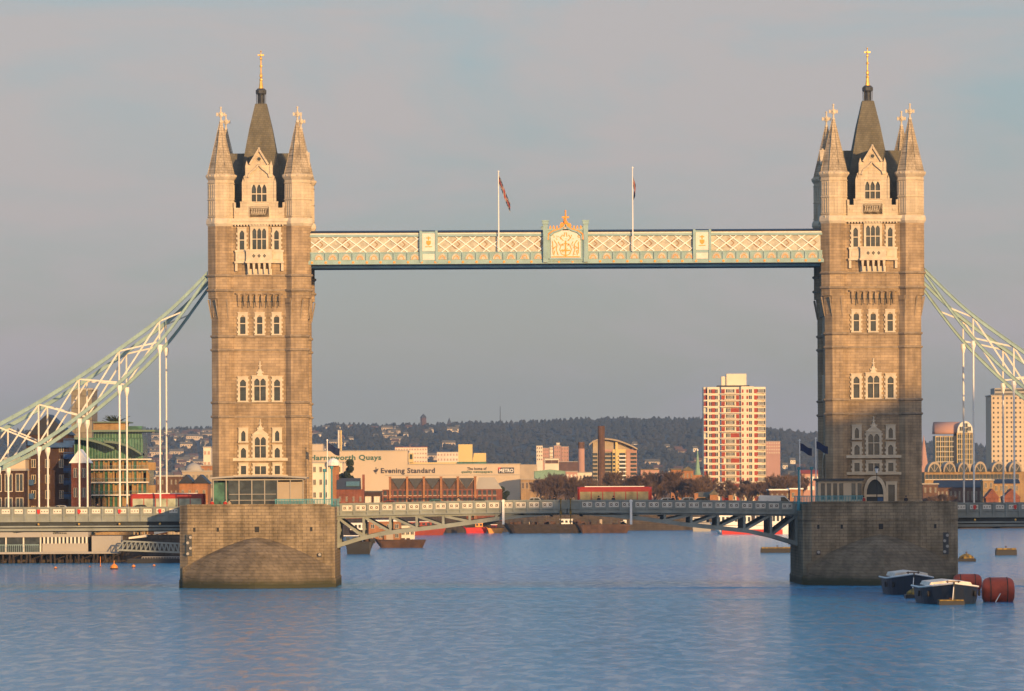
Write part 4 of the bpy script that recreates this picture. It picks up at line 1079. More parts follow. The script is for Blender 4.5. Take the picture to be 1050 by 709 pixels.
# ------------------------------------------------------------------ people
def person_mesh():
    me = bpy.data.meshes.new('person'); 
    V = [(0,0,.95),(0,0,1.2),(0,0,1.42),(0,0,1.52),(0,-.02,1.66),(.19,0,1.42),(.24,.02,1.15),(.24,-.05,.9),(.24,-.08,.8),(-.19,0,1.42),(-.24,.02,1.15),(-.24,-.05,.9),(-.24,-.08,.8),
         (.1,0,.9),(.11,-.06,.5),(.11,.05,.1),(.11,-.1,.04),(-.1,0,.9),(-.11,.06,.5),(-.11,.12,.1),(-.11,.0,.04)]
    E = [(0,1),(1,2),(2,3),(3,4),(2,5),(5,6),(6,7),(7,8),(2,9),(9,10),(10,11),(11,12),(0,13),(13,14),(14,15),(15,16),(0,17),(17,18),(18,19),(19,20)]
    rad = [.17,.17,.18,.065,.115,.075,.055,.045,.04,.075,.055,.045,.04,.1,.075,.05,.045,.1,.075,.05,.045]
    me.from_pydata(V,E,[]); o = bpy.data.objects.new('person_base', me); COL.objects.link(o)
    md = o.modifiers.new('skin','SKIN'); 
    for i,v in enumerate(me.skin_vertices[0].data): v.radius = (rad[i],rad[i]*.85); v.use_root = (i == 0)
    sb = o.modifiers.new('sub','SUBSURF'); sb.levels = 1; sb.render_levels = 1
    bpy.context.view_layer.update(); dg = bpy.context.evaluated_depsgraph_get()
    out_ = bpy.data.meshes.new_from_object(o.evaluated_get(dg)); bpy.data.objects.remove(o)
    return out_
try: pm = person_mesh()
except Exception as ex:
    print('skin failed', ex); mb = MB(); mb.ngon(0,0,[(.12,0),(.2,.9),(.24,1.35),(.07,1.48),(.12,1.6),(.08,1.75)],8); pm = mb.mesh('person', [M['cloth1']])
def person(px, Y, z, coat, label):
    me = pm.copy(); me.materials.clear()
    for mm in (M['cloth1'],coat,M['skin']): me.materials.append(mm)
    for p in me.polygons:
        zc = sum(me.vertices[i].co.z for i in p.vertices)/len(p.vertices); p.material_index = 2 if zc > 1.52 else (1 if zc > .88 else 0); p.use_smooth = True
    o = link('person', me, None, (PX(px,Y),Y,z)); tag(o,label,'person','people on the bridge')
    hm = MB(); hm.ball(0,.02,1.72,.125,8,5,.8); hm.build('hair', M['black'], o)
person(614,1.8,10.15,M['cloth1'],'person in black walking by the front of the bus, left of two')
person(629,1.8,10.15,M['cloth1'],'person in black walking by the middle of the bus, right of two')
person(568.5,1.8,10.15,M['cloth1'],'person in dark coat at mid span, left of the two yellow masts')
person(588,1.8,10.15,M['cloth3'],'person in beige coat between the yellow masts and the bus')
person(217.5,-10.0,9.9,M['cloth2'],'person in red on the left pier at the pavilion corner')
person(231,-9.8,9.9,M['cloth2'],'person in red by the left end of the glass pavilion')
person(235,-9.9,9.9,M['cloth3'],'person in pale coat beside the pavilion glass')
person(929,-9.9,10.0,M['cloth1'],'person in black at the foot of the right tower')
person(885.5,-9.6,10.0,M['cloth2'],'person in red beside the arched doorway')

for px_,lab_ in ((420,'person in black on the central span, left of the blue green car'),(470,'person in beige on the central span, between two cars'),(690,'person in dark coat between the bus and the silver car'),(745,'person in red walking on the right half of the central span'),(100,'person in black on the left side span behind the chains')):
    person(px_,1.8,10.1 if px_ > 350 else 9.5,M['cloth2'] if 'red' in lab_ else M['cloth3'] if 'beige' in lab_ else M['cloth1'],lab_)
# ------------------------------------------------------------------ boats and buoys
def hull_mesh(Lb, W, H, bow=.35, mats=None, full=2.2, rake=.15, sheer=.28):
    m = MB(); st = []
    n = 14
    for i in range(n+1):
        t = i/n; y = -Lb/2+Lb*t
        f = min(1,t/bow)
        w_ = W/2*(max(.02,1-(1-f)**full)); 
        if t > .88: w_ *= 1-.25*((t-.88)/.12)**2
        sh = H*(1+sheer*(1-f)**2); g_ = max(0,(t-.88)/.12)*rake*.5; k1, k2 = rake*(1-f)-g_, rake*.5*(1-f)-g_*.5
        st.append([(-w_*.90,y+k1,-.4),(-w_*.985,y+k2-.15*(1-f),sh*.45),(-w_,y-.3*(1-f),sh),(w_,y-.3*(1-f),sh),(w_*.985,y+k2-.15*(1-f),sh*.45),(w_*.90,y+k1,-.4)])
    m.loft(st); return m
def barge_bow_on(pxc, pyw, pxw, hpx, label):
    Y = WY(pxc,pyw); s_ = (Y-CAM_Y)/F; W = pxw*s_; H = hpx*s_; X = PX(pxc,Y,pyw)
    r = empty('covered_barge', (X,Y+8,0), label, 'barge', 'covered barges moored by the right pier')
    hull_mesh(16,W,H,.42,full=2.6).build('hull', M['navy'], r)
    m = MB(); st = []
    for i in range(15):     # pale gunwale strip
        t = i/14; y = -8+16*t; f = min(1,t/.42); w_ = W/2*max(.02,1-(1-f)**2.6); sh = H*(1+.28*(1-f)**2)
        st.append((w_*1.02,y-.35*(1-f),sh))
    for s2 in (-1,1):
        for a_,b_ in zip(st,st[1:]): m.tube((s2*a_[0],a_[1],a_[2]),(s2*b_[0],b_[1],b_[2]),.11,5)
    m.build('gunwale', M['white'], r)
    m = MB(); cw = W*.38; m.loft([[(-cw,y,H*1.08),(-cw*.9,y,H*1.30),(0,y,H*1.42),(cw*.9,y,H*1.30),(cw,y,H*1.08)] for y in (-4.6,-1,3,7)]); m.build('cover', M['cover'], r)
    m = MB(); m.tube((0,-8.35,H*1.25),(-.3,-9.4,0),.05,5); m.build('mooring_rope', M['white'], r)
    m = MB(); m.box(-.07,.07,-8.55,-8.2,-.2,H*1.35); m.build('stem', M['black'], r)
    for k,(sx_,yy_) in enumerate(((-1,-5.2),(1,-5.2),(-1,-2.4),(1,-2.4))):
        f = min(1,(yy_+8)/16/.42); ww = W/2*(1-(1-f)**2.6); m = MB()
        m.loft([[(sx_*(ww+.05+dd),yy_+rr_*math.cos(a*math.pi/5),H*.62+rr_*math.sin(a*math.pi/5)) for a in range(10)] for dd,rr_ in ((0,.3),(.12,.36),(.22,.3))]); m.build('tyre_fender', M['tyre'], r)
    m = MB(); m.tube((-.6,-7.2,H*1.15),(-.6,-7.2,H*1.42),.08,6); m.tube((.6,-7.2,H*1.15),(.6,-7.2,H*1.42),.08,6); m.box(-.8,.8,-7.28,-7.12,H*1.34,H*1.39); m.build('bitts', M['rust'], r)
barge_bow_on(937,610.5,48,17,'navy barge with white cover nearer the right pier')
barge_bow_on(978,620,60,17,'navy barge with white cover in front of the red buoys')
def drum_buoy(pxc, pyw, pxw, pxh, label, ang=0):
    Y = WY(pxc,pyw)+1.5; s_ = (Y-CAM_Y)/F; w_ = pxw*s_; h_ = pxh*s_; X = PX(pxc,Y,pyw)
    r = empty('drum_buoy', (X,Y,0), label, 'buoy', 'large red drum buoys', rz=ang)
    m = MB(); n=16; rr_ = h_*.56; st = []
    for (x,k) in ((-.5,.35),(-.49,.6),(-.455,.8),(-.39,.93),(-.28,1),(.28,1),(.39,.93),(.455,.8),(.49,.6),(.5,.35)): st.append([(x*w_,rr_*k*math.cos(2*math.pi*i/n),h_*.44+rr_*k*math.sin(2*math.pi*i/n)) for i in range(n)])
    m.loft(st); shade_smooth(m.build('drum', M['redbuoy'], r))
    m = MB()
    for x in (-.26,.26): m.loft([[(x*w_+d,(rr_+.03)*math.cos(2*math.pi*i/n),h_*.44+(rr_+.03)*math.sin(2*math.pi*i/n)) for i in range(n)] for d in (-.06,.06)])
    m.build('hoop', M['rust'], r)
    m = MB(); m.tube((.1,-rr_-.03,h_*.35),(-.5,-rr_-.5,0),.05,5); m.build('mooring_line', M['white'], r)
drum_buoy(1023.5,617.5,33,25,'large red drum buoy at the right edge, beside the barges')
drum_buoy(992,605,29,16,'red drum buoy half hidden behind the front barge')
def mooring(px0, px1, pyt, pyw, label, hump=True):
    pxc = (px0+px1)/2; Y = WY(pxc,pyw)+1; X0, X1 = PX(px0,Y,pyw), PX(px1,Y,pyw); h_ = (pyw-pyt)*(Y-CAM_Y)/F; w_ = (X1-X0)/2
    r = empty('mooring_float', ((X0+X1)/2,Y,0), label, 'mooring float', 'yellow mooring floats')
    m = MB(); m.loft([[(-w_*k,-1.3*k,z),(w_*k,-1.3*k,z),(w_*k,1.3*k,z),(-w_*k,1.3*k,z)] for k,z in ((.9,-.3),(1,.0),(1,h_*(.35 if hump else .7)),(.94,h_*(.4 if hump else .75)))]); m.build('float', M['black'], r)
    m = MB()
    if hump: m.ngon(0,0,[(w_*.85,h_*.35),(w_*.8,h_*.6),(w_*.45,h_*.85),(w_*.2,h_)],8)
    else: m.box(-w_*.95,w_*.95,-1.2,1.2,h_*.72,h_*.95)
    m.build('top', M['mooring'], r)
    m = MB(); m.tube((0,0,h_*.9),(0,0,h_*1.25),.08,5); m.tube((-.2,0,h_*1.2),(.2,0,h_*1.2),.06,5); m.build('bollard', M['rust'], r)
mooring(928,948,603.5,614,'dome shaped yellow mooring float between the two barges')
mooring(962,988,615,620.5,'flat yellow mooring float under the front barge bow',False)
mooring(982,1000,568,576,'yellow mooring float on open water right of the right pier')
mooring(1021,1042,562,569.5,'yellow mooring float at the right edge, farther off',False)
mooring(780,814,561,567,'long yellow mooring float left of the right pier',False)
for i,(px,py,w_,lab) in enumerate(((57,583.5,3.2,'small flat orange buoy, leftmost below the jetty'),(92,582,2.2,'small orange buoy near the middle of the jetty'),(103,581.5,2.0,'small orange buoy with a short mast by the jetty'),(117,584,8,'largest orange dome buoy, in front of the jetty'),(137,582,4,'flat orange buoy right of the large dome buoy'),(158,581,3,'small orange buoy in front of the gangway'))):
    Y = WY(px,py); s_ = (Y-CAM_Y)/F; X = PX(px,Y,py); r_ = w_*s_/2
    b_ = empty('channel_buoy', (X,Y,0), lab, 'buoy', 'small orange buoys off the jetty')
    m = MB(); m.ngon(0,0,[(r_*.9,-.2),(r_,.12),(r_,r_*.35)],10); m.build('float', M['rust'], b_)
    m = MB(); m.ngon(0,0,[(r_*.95,r_*.35),(r_*.85,r_*.9),(r_*.45,r_*1.25),(r_*.12,r_*1.5)],10); m.build('top', M['buoyorange'], b_)
    if i in (2,3): m = MB(); m.tube((0,0,r_),(0,0,r_+(1.6 if i==2 else .8)),.06,5); m.build('mast', M['buoyorange'], b_)

def side_boat(px0, px1, pyt, pyw, hullm, label, cabin=None, name='boat', cat='boat', clutter=0, group=None):
    pxc = (px0+px1)/2; Y = WY(pxc,pyw)+2; X0, X1 = PX(px0,Y,pyw), PX(px1,Y,pyw); s_ = (Y-CAM_Y)/F; h_ = (pyw-pyt)*s_; Lb = X1-X0
    r = empty(name, ((X0+X1)/2,Y,0), label, cat, group)
    W = min(6,Lb*.25); hm = hull_mesh(Lb,W,h_,.16,rake=h_*1.1,sheer=.45)
    hm.v = [(y_,x_,z_) for x_,y_,z_ in hm.v]; hm.f = [f[::-1] for f in hm.f]; hm.build('hull', hullm, r)
    m = MB(); m.tube((-Lb/2+Lb*.12,-W/2,h_),(Lb/2,-W/2*.85,h_),.1,5); m.build('rubbing_strake', M['timber'], r)
    if name == 'passenger_boat':
        m = MB(); m.box(-Lb/2+Lb*.14,Lb*.38,-W/2-.06,-W/2+.1,.0,h_*.55); m.build('red_stripe', M['red'], r)
    if cabin:
        for (a_,b_,hpx,cm,nw) in cabin:
            xa_, xb_ = -Lb/2+Lb*a_, -Lb/2+Lb*b_; ch = hpx*s_
            c = MB(); c.box(xa_,xb_,-W*.36,W*.36,h_*.8,h_+ch); co = c.build('cabin', cm, r)
            c = MB(); c.box(xa_-.2,xb_+.2,-W*.4,W*.4,h_+ch,h_+ch+.15); c.build('cabin_roof', M['white'], co)
            for k in range(nw):
                x = xa_+(xb_-xa_)*(k+.2)/nw; c = MB(); c.box(x,x+(xb_-xa_)*.6/nw,-W*.36-.03,-W*.36+.02,h_+ch*.35,h_+ch*.8); c.build('window', M['glass'], co)
    q = random.Random(int(px0))
    if clutter:
        mt = [M['rust'],M['cream'],M['black'],M['tan'],M['red']]
        c = MB()
        for k in range(clutter): x = q.uniform(-Lb*.42,Lb*.42); w_ = q.uniform(.3,1.6); c.m = q.choice((0,0,1,2,3)); c.box(x,x+w_,-W*.3,W*.3*q.random(),h_*.9,h_+q.uniform(.3,1.5))
        c.build('deck_cargo', mt, r)
    return r
side_boat(350,384,556,568.5,M['black'],'black tug like barge at the left end of the central span',[(.1,.5,6,M['blue'],2)],'work_boat','boat',10)
side_boat(383,437,554,562,M['rust'],'rusty open barge lying beyond the left half of the central span',None,'open_barge','barge',4)
side_boat(356,378,544,553,M['rust'],'boat with red and white cabin behind the left pier corner',[(.15,.85,7,M['white'],4)],'river_boat','boat')
side_boat(413,458,540.5,549,M['redpanel'],'long red boat with dark window row, left of mid span',[(.1,.75,5,M['redpanel'],6)],'river_boat','boat')
side_boat(474,501,541,547,M['red'],'bright red low boat with small cabin under the central span',[(.5,.78,4.5,M['orange'],2)],'river_boat','boat')
side_boat(498,517,541.5,547,M['orange'],'orange launch beside the long dark barge',[(.3,.6,3,M['red'],1)],'launch','boat')
side_boat(514,603,538,547,M['timber'],'long dark barge with cluttered deck below mid span',[(.68,.82,5,M['white'],3)],'cargo_barge','barge',26)
side_boat(588,647,538,546.8,M['rust'],'rust brown barge moored right of the cluttered one',None,'cargo_barge','barge',14)
side_boat(728,812,539,548,M['white'],'white passenger boat with red hull behind the right truss',[(.08,.5,11,M['white'],8),(.55,.95,12,M['white'],8)],'passenger_boat','boat')
side_boat(706,732,536,545.2,M['grey_wall'],'grey boat with orange funnel behind the right truss',[(.2,.7,5,M['grey_wall'],3)],'river_boat','boat',6)

# ------------------------------------------------------------------ buildings
def facade(name, label, px0, px1, pyt, Y, mat, rows=0, cols=0, wmat=None, wfrac=(.5,.5), depth=None, roof='flat', roofm=None, zb=GZ-.5, group=None, cat='building', pyb=None, rise=3, win_lo=0.0, win_hi=1.0, root=None, frame=True, hide_py=518):
    pxm = (px0+px1)/2
    X0, X1 = PX(px0,Y,pyt), PX(px1,Y,pyt); Z = PZ(pyt,Y,pxm)
    if pyb: zb = PZ(pyb,Y,pxm)
    W = X1-X0; H = Z-zb; depth = depth or min(W*.8,18)
    if root is None: root = empty(name, ((X0+X1)/2,Y,zb), label, cat, group); off = 0; ob = 0
    else: off = (X0+X1)/2-root.location.x; ob = zb-root.location.z
    yo = Y-root.location.y
    m = MB(); m.box(off-W/2,off+W/2,yo,yo+depth,ob,ob+H); m.build('wall', mat, root)
    rm = roofm or M['grey_wall']
    m = MB()
    if roof == 'flat': m.box(off-W/2-.25,off+W/2+.25,yo-.25,yo+depth+.25,ob+H,ob+H+.4)
    elif roof == 'gable': m.prism([(off-W/2-.4,ob+H),(off+W/2+.4,ob+H),(off,ob+H+rise)],yo-.3,yo+depth+.3)
    elif roof == 'ridge': m.prismx([(yo-.4,ob+H),(yo+depth+.4,ob+H),(yo+depth/2,ob+H+rise)],off-W/2-.3,off+W/2+.3)
    elif roof == 'hip': m.loft([[(off-W/2-.3,yo-.3,ob+H),(off+W/2+.3,yo-.3,ob+H),(off+W/2+.3,yo+depth+.3,ob+H),(off-W/2-.3,yo+depth+.3,ob+H)],[(off-W/2+rise,yo+depth/2-.1,ob+H+rise),(off+W/2-rise,yo+depth/2-.1,ob+H+rise),(off+W/2-rise,yo+depth/2+.1,ob+H+rise),(off-W/2+rise,yo+depth/2+.1,ob+H+rise)]])
    if roof: m.build('roof', rm, root)
    if rows and cols:
        wz0, wz1 = H*win_lo, H*win_hi; cw, rh = W/cols, (wz1-wz0)/rows
        ww, wh = cw*wfrac[0], rh*wfrac[1]
        f = MB(); f.m = 0; f.box(-ww/2,ww/2,-.04,.02,-wh/2,wh/2)
        if frame:
            f.m = 1; fw = min(.18,ww*.1); f.box(-ww/2-fw,ww/2+fw,-.2,.0,-wh/2-fw,-wh/2); f.box(-ww/2-fw,ww/2+fw,-.12,.0,wh/2,wh/2+fw); f.box(-ww/2-fw,-ww/2,-.12,0,-wh/2,wh/2); f.box(ww/2,ww/2+fw,-.12,0,-wh/2,wh/2); f.box(-.05,.05,-.08,0,-wh/2,wh/2)
        me = f.mesh('window', [wmat or M['glass'], M['trim']])
        cnt = 0; extra = []
        for r_ in range(rows-1,-1,-1):
            for c_ in range(cols):
                x, z = off-W/2+cw*(c_+.5), ob+wz0+rh*(r_+.5)
                if cnt < 96: link('window', me, root, (x,yo,z)); cnt += 1
                else: extra.append((x,z))
        if extra:
            g_ = MB()
            for x,z in extra: g_.box(x-ww/2,x+ww/2,yo-.06,yo,z-wh/2,z+wh/2)
            tag(g_.build('windows', wmat or M['glass'], root), kind='stuff')
    return root

def text(body, parent, x0, x1, z0, z1, y, mat, name='lettering'):
    cu = bpy.data.curves.new('t','FONT'); cu.body = body; cu.extrude = .04; cu.resolution_u = 3; cu.space_character = 1.08; cu.offset = .03
    o = bpy.data.objects.new('t', cu); COL.objects.link(o); bpy.context.view_layer.update()
    me = bpy.data.meshes.new_from_object(o.evaluated_get(bpy.context.evaluated_depsgraph_get())); bpy.data.objects.remove(o)
    xs = [v.co.x for v in me.vertices]; ys = [v.co.y for v in me.vertices]
    a0,a1,b0,b1 = min(xs),max(xs),min(ys),max(ys)
    for v in me.vertices:
        u = (v.co.x-a0)/(a1-a0); w_ = (v.co.y-b0)/(b1-b0); d = v.co.z
        v.co = (x0+(x1-x0)*u, y-.12-d, z0+(z1-z0)*w_)
    me.materials.clear(); me.materials.append(mat); me.name = name
    return link(name, me, parent)

# --- left bank
b1 = facade('brick_warehouse','brown brick warehouse, shade in its wall colour, with pitched roof behind the left chains',27,70,446,270,M['brickbrown'],5,3,M['glass'],(.28,.5),14,'gable',M['navy'],rise=3.9,win_lo=.22,win_hi=.95)  # shade on this front is put into the dark brick colour
xl = b1.location.x
for r_,py in enumerate((456,470,484,497,511)):
    m = MB(); xa_, xb_ = PX(65,268)-xl, PX(76,268)-xl; z = PZ(py,268,60)-b1.location.z
    m.box(xa_,xb_,-1.4,0,z-.12,z); 
    for k in range(9): m.box(xa_+k*(xb_-xa_)/8,xa_+k*(xb_-xa_)/8+.05,-1.4,-1.33,z,z+1.0)
    m.box(xa_,xb_,-1.42,-1.3,z+1.0,z+1.1); m.box(xa_,xb_,-1.41,-1.35,z+.1,z+.75); m.build('balcony', M['blue'], b1)
    if r_ in (0,3,4):
        m = MB(); xa_, xb_ = PX(28,268)-xl, PX(34,268)-xl; m.box(xa_,xb_,-1.2,0,z-.12,z+.9); m.build('balcony', M['blue'], b1)
m = MB(); m.box(PX(50,268)-xl,PX(74,268)-xl,-1.6,-.2,PZ(459,268,60)-b1.location.z,PZ(454,268,60)-b1.location.z); m.build('hoist_beam', M['blue'], b1)
facade('riverside_house','cream topped brown building at the far left edge',4,26,471,262,M['cream_wall'],0,0,depth=10)
facade('riverside_house','bronze glazed front at the far left edge below the cream wall',-30,25.5,483,255,M['brickbrown'],3,5,M['glass'],(.6,.7),6)
b2 = facade('gabled_house','narrow red brick house with white triangular gable beside the glass apartments',73,90,475,262,M['brick'],4,2,M['glass'],(.35,.45),8,'gable',M['white'],rise=2.6)
facade('tower_building','plain tan tower rising behind the chains at left',73,94,400,520,M['dull'],0,0,depth=18)
ga = facade('glass_apartments','green glass apartment building with curved canopies and stepped balconies',90,151,471,300,M['glassg'],0,0,depth=20,roof=None)
gx, gz = ga.location.x, ga.location.z
gX = lambda px: PX(px,300)-gx
gZ = lambda py: PZ(py,300,120)-gz
m = MB(); m.box(gX(75),gX(146),2,16,gZ(472),gZ(449)); m.box(gX(95),gX(145),3,15,gZ(450),gZ(437)); m.build('upper_wall', M['glassg'], ga)
m = MB(); m.box(gX(95),gX(128),2.6,12,gZ(441),gZ(433.5)); m.build('penthouse', M['yellowstock'], ga)
m = MB(); m.box(gX(94),gX(159),.5,17,gZ(443),gZ(441)); m.box(gX(95),gX(132),1.5,14,gZ(433.5),gZ(432.3)); m.build('roof', M['greenroof'], ga)
m = MB()
for (pa,ya,pb,yb_,sag) in ((70,448,118,459,3),(108,452,146,465,4)):
    n = 14; top = []
    for i in range(n+1): t = i/n; top.append((gX(pa+(pb-pa)*t), gZ(ya+(yb_-ya)*t**2.2)))
    m.prism(top+[(x,z-.45) for x,z in top[::-1]],-2.5,6)
m.build('curved_canopy', M['greenroof'], ga)
for py in (472,482.5,495.5,508.5):
    m = MB(); m.box(gX(88),gX(153 if py > 473 else 156),-1.8,0,gZ(py),gZ(py-1.3)); m.build('balcony_slab', M['cream'], ga)
    if py > 475:
        m = MB()
        for k in range(34): x = gX(90)+k*(gX(152)-gX(90))/33; m.box(x-.03,x+.03,-1.75,-1.7,gZ(py-1.3),gZ(py-4.6))
        m.box(gX(90),gX(152),-1.78,-1.7,gZ(py-4.9),gZ(py-4.5)); m.build('balcony_rail', M['teal'], ga)
m = MB(); q = random.Random(9)
for k in range(13):
    x = gX(92)+k*(gX(151)-gX(92))/12; m.box(x-.16,x+.16,-.3,.0,0,gZ(472))
    for (za_,zb_) in ((482.5,473.5),(495.5,484),(508.5,497),(520,510)):
        if q.random() < .42: m.box(x+.2,x+q.uniform(1.2,1.9),-.08,0,gZ(za_),gZ(zb_+1))
m.build('cream_bays', M['yellowstock'], ga)
m = MB()
for k in range(24): x = gX(76)+k*(gX(145)-gX(76))/23; m.box(x-.05,x+.05,1.85,2.0,gZ(471),gZ(450))
for k in range(17): x = gX(97)+k*(gX(144)-gX(97))/16; m.box(x-.05,x+.05,2.85,3.0,gZ(449),gZ(443))
m.build('mullions', M['copper'], ga)
m = MB(); q = random.Random(4)
for k in range(60): m.tube((gX(115)+q.gauss(0,.5),6,gZ(434)),(gX(115)+q.gauss(0,.9),6+q.gauss(0,.6),gZ(434)+q.uniform(.5,1.7)),.1,3,.05)
tag(m.build('roof_plant', M['evergreen'], None, (gx,300,gz)), 'dark shrub growing on the roof terrace of the glass apartments', 'plant')

# jetty building under the left side span
jt = empty('river_jetty', (PX(60,236),232,0), 'long riverside pier building on dark timber piles below the left side span', 'jetty')
jx = jt.location.x; jX = lambda px: PX(px,232)-jx; jZ = lambda py: PZ(py,232,60)
m = MB(); m.box(jX(-30),jX(122),-3,14,jZ(568),jZ(566)); m.build('platform', M['grey_wall'], jt)
q = random.Random(12)
for k in range(38):
    m = MB(); x = jX(-20)+k*(jX(124)-jX(-20))/37+q.uniform(-.2,.2); y = q.choice((-2.5,-2.5,0,4)); m.tube((x,y,-1),(x+q.uniform(-.2,.2),y,jZ(568)),.2,6); m.build('pile', M['timber'], jt)
m = MB()
for k in range(12): x = jX(-20)+k*3.6*5/4; m.bar((x,.6),(x+3,jZ(568)),.18,-2.2,-2.05)
m.box(jX(-20),jX(124),5,5.4,0,jZ(568)); m.build('pile_bracing', M['timber'], jt)
m = MB(); m.box(jX(-30),jX(42),0,10,jZ(551),jZ(536)); m.box(jX(42),jX(90),.5,10,jZ(551),jZ(536)); m.build('fascia', M['grey_wall'], jt)
m = MB(); m.box(jX(43),jX(90),.2,.5,jZ(566),jZ(557.5)); m.box(jX(94),jX(124),-.5,8,jZ(566),jZ(550)); m.build('lower_wall', M['grey_wall'], jt)
m = MB(); m.box(jX(-30),jX(41),.6,1,jZ(566),jZ(551)); m.box(jX(43),jX(90),.8,1.2,jZ(558),jZ(551)); m.build('glazing', M['glass'], jt)
m = MB()
for px in (5,23,40.5): m = MB(); m.box(jX(px),jX(px+1.5),.2,.5,jZ(566),jZ(551)); m.build('column', M['cream'], jt)
for k in range(12): px = 44+k*3.95; m = MB(); m.box(jX(px),jX(px+1.9),.3,.6,jZ(557.5),jZ(551)); m.build('column', M['cream'], jt)
m = MB(); m.box(jX(-30),jX(41),-2.6,-2.5,jZ(559),jZ(558.3))
for k in range(30): px = -20+k*2.1; m.box(jX(px),jX(px)+.06,-2.6,-2.5,jZ(566),jZ(558.5))
m.build('railing', M['pale'], jt)
m = MB()
for k in range(8):
    for j in range(3):
        if (k,j) not in ((3,1),): m.box(jX(54+k*1.8),jX(55.2+k*1.8),.44,.5,jZ(547.8-j*1.7),jZ(546.7-j*1.7))
m.build('sign_marks', M['dark'], jt)
m = MB(); m.box(jX(95),jX(133),6,9,jZ(551),jZ(541)); m.build('upper_store', M['yellowstock'], jt)
gw = empty('gangway', (PX(150,226),226,0), 'pale lattice gangway sloping to a pontoon beside the left pier', 'gangway')
wX = lambda px: PX(px,226)-gw.location.x; wZ = lambda py: PZ(py,226,150)
A, B_, C_, D_ = (wX(120),wZ(564)),(wX(187),wZ(567)),(wX(126),wZ(555)),(wX(187),wZ(558))
m = MB()
for yy in (0,2.2):
    m.bar(A,B_,.3,yy,yy+.2); m.bar(C_,D_,.25,yy,yy+.2); m.bar(A,C_,.2,yy,yy+.2)
    for k in range(14):
        t = k/14; t2 = (k+1)/14
        a_ = (A[0]+(B_[0]-A[0])*t, A[1]+(B_[1]-A[1])*t); c_ = (C_[0]+(D_[0]-C_[0])*t, C_[1]+(D_[1]-C_[1])*t); b2_ = (A[0]+(B_[0]-A[0])*t2, A[1]+(B_[1]-A[1])*t2)
        m.bar(a_,c_,.12,yy+.03,yy+.15); m.bar(c_,b2_,.12,yy+.05,yy+.17)
m.build('truss', M['deckg'], gw)
m = MB(); m.box(wX(131),wX(190),-2,4,.0,wZ(573)); m.build('pontoon', M['black'], gw)
m = MB(); m.box(wX(146),wX(187),-1.9,-1.7,wZ(571.5),wZ(570.8))
for k in range(16): x = wX(146)+k*(wX(187)-wX(146))/15; m.box(x-.05,x+.05,-1.9,-1.75,wZ(574),wZ(571))
m.build('pontoon_rail', M['grey_wall'], gw)
m = MB(); m.prism([(wX(157),wZ(548.5)),(wX(174.5),wZ(545)),(wX(174.5),wZ(540)),(wX(157),wZ(543.5))],2,5); m.prism([(wX(131),wZ(553)),(wX(149),wZ(551)),(wX(149),wZ(548.5)),(wX(131),wZ(551))],2,5); m.build('covered_ramp', M['white_render'], gw)
for i,(a_,b_,t_) in enumerate(((136,150,541),(150,172,545),(172,187,541))):
    facade('quayside_building',('cream low building glimpsed below the bridge behind the gangway','brown low shed glimpsed below the bridge behind the gangway','small tan building glimpsed below the bridge next to the left pier')[i],a_,b_,t_,300,(M['white_render'],M['brickbrown'],M['tan'])[i],1,4,M['glass'],(.4,.4),6,zb=3)

facade('boathouse','orange brick waterside house seen through the left half of the opening truss',378,411,535,625,M['brickorange'],2,4,M['glass'],(.4,.4),10,'flat',M['white'],zb=-1,win_lo=.15)
facade('boat_shed','cream and dark low shed beside the orange waterside house',411,425,539,650,M['white_render'],1,3,M['glass'],(.6,.5),8,'flat',M['lead'],zb=-1,win_lo=.3)
# behind, between the glass apartments and left tower
facade('gabled_house','orange brick house with twin gables left of the left tower, left gable',184,198,496,560,M['brickorange'],2,2,M['glass'],(.3,.35),14,'gable',M['navy'],rise=2.2,win_lo=.35,win_hi=.95)
facade('gabled_house','orange brick house with twin gables left of the left tower, right gable',198,213,496,560,M['brickorange'],2,2,M['glass'],(.3,.35),14,'gable',M['navy'],rise=2.2,win_lo=.35,win_hi=.95)
dm = facade('domed_building','tan building with a pale dome behind the twin gables',187,219,484,900,M['tan'],2,7,M['glass'],(.4,.4),20,win_lo=.6,win_hi=1)
m = MB(); r_ = (PX(206,900)-PX(188,900))/2; m.ngon(PX(197,900)-dm.location.x,9,[(r_,0+PZ(484,900,197)-dm.location.z),(r_*.95,r_*.35+PZ(484,900,197)-dm.location.z),(r_*.75,r_*.72+PZ(484,900,197)-dm.location.z),(r_*.4,r_*.95+PZ(484,900,197)-dm.location.z),(r_*.1,r_*1.05+PZ(484,900,197)-dm.location.z)],16); shade_smooth(m.build('dome', M['grey_wall'], dm))
facade('apartment_block','white block half hidden by the left tower',208.5,216,459,1500,M['white_render'],6,2,M['pink'],(.5,.3),14)
facade('brick_block','brown brick block left of the domed building',160,187,489,800,M['brickdark'],3,6,M['glass'],(.3,.4),16,win_lo=.3)
facade('brick_block','orange lit brick block behind the domed building',200,222,478,1000,M['brickorange'],3,4,M['glass'],(.3,.35),16,win_lo=.5)

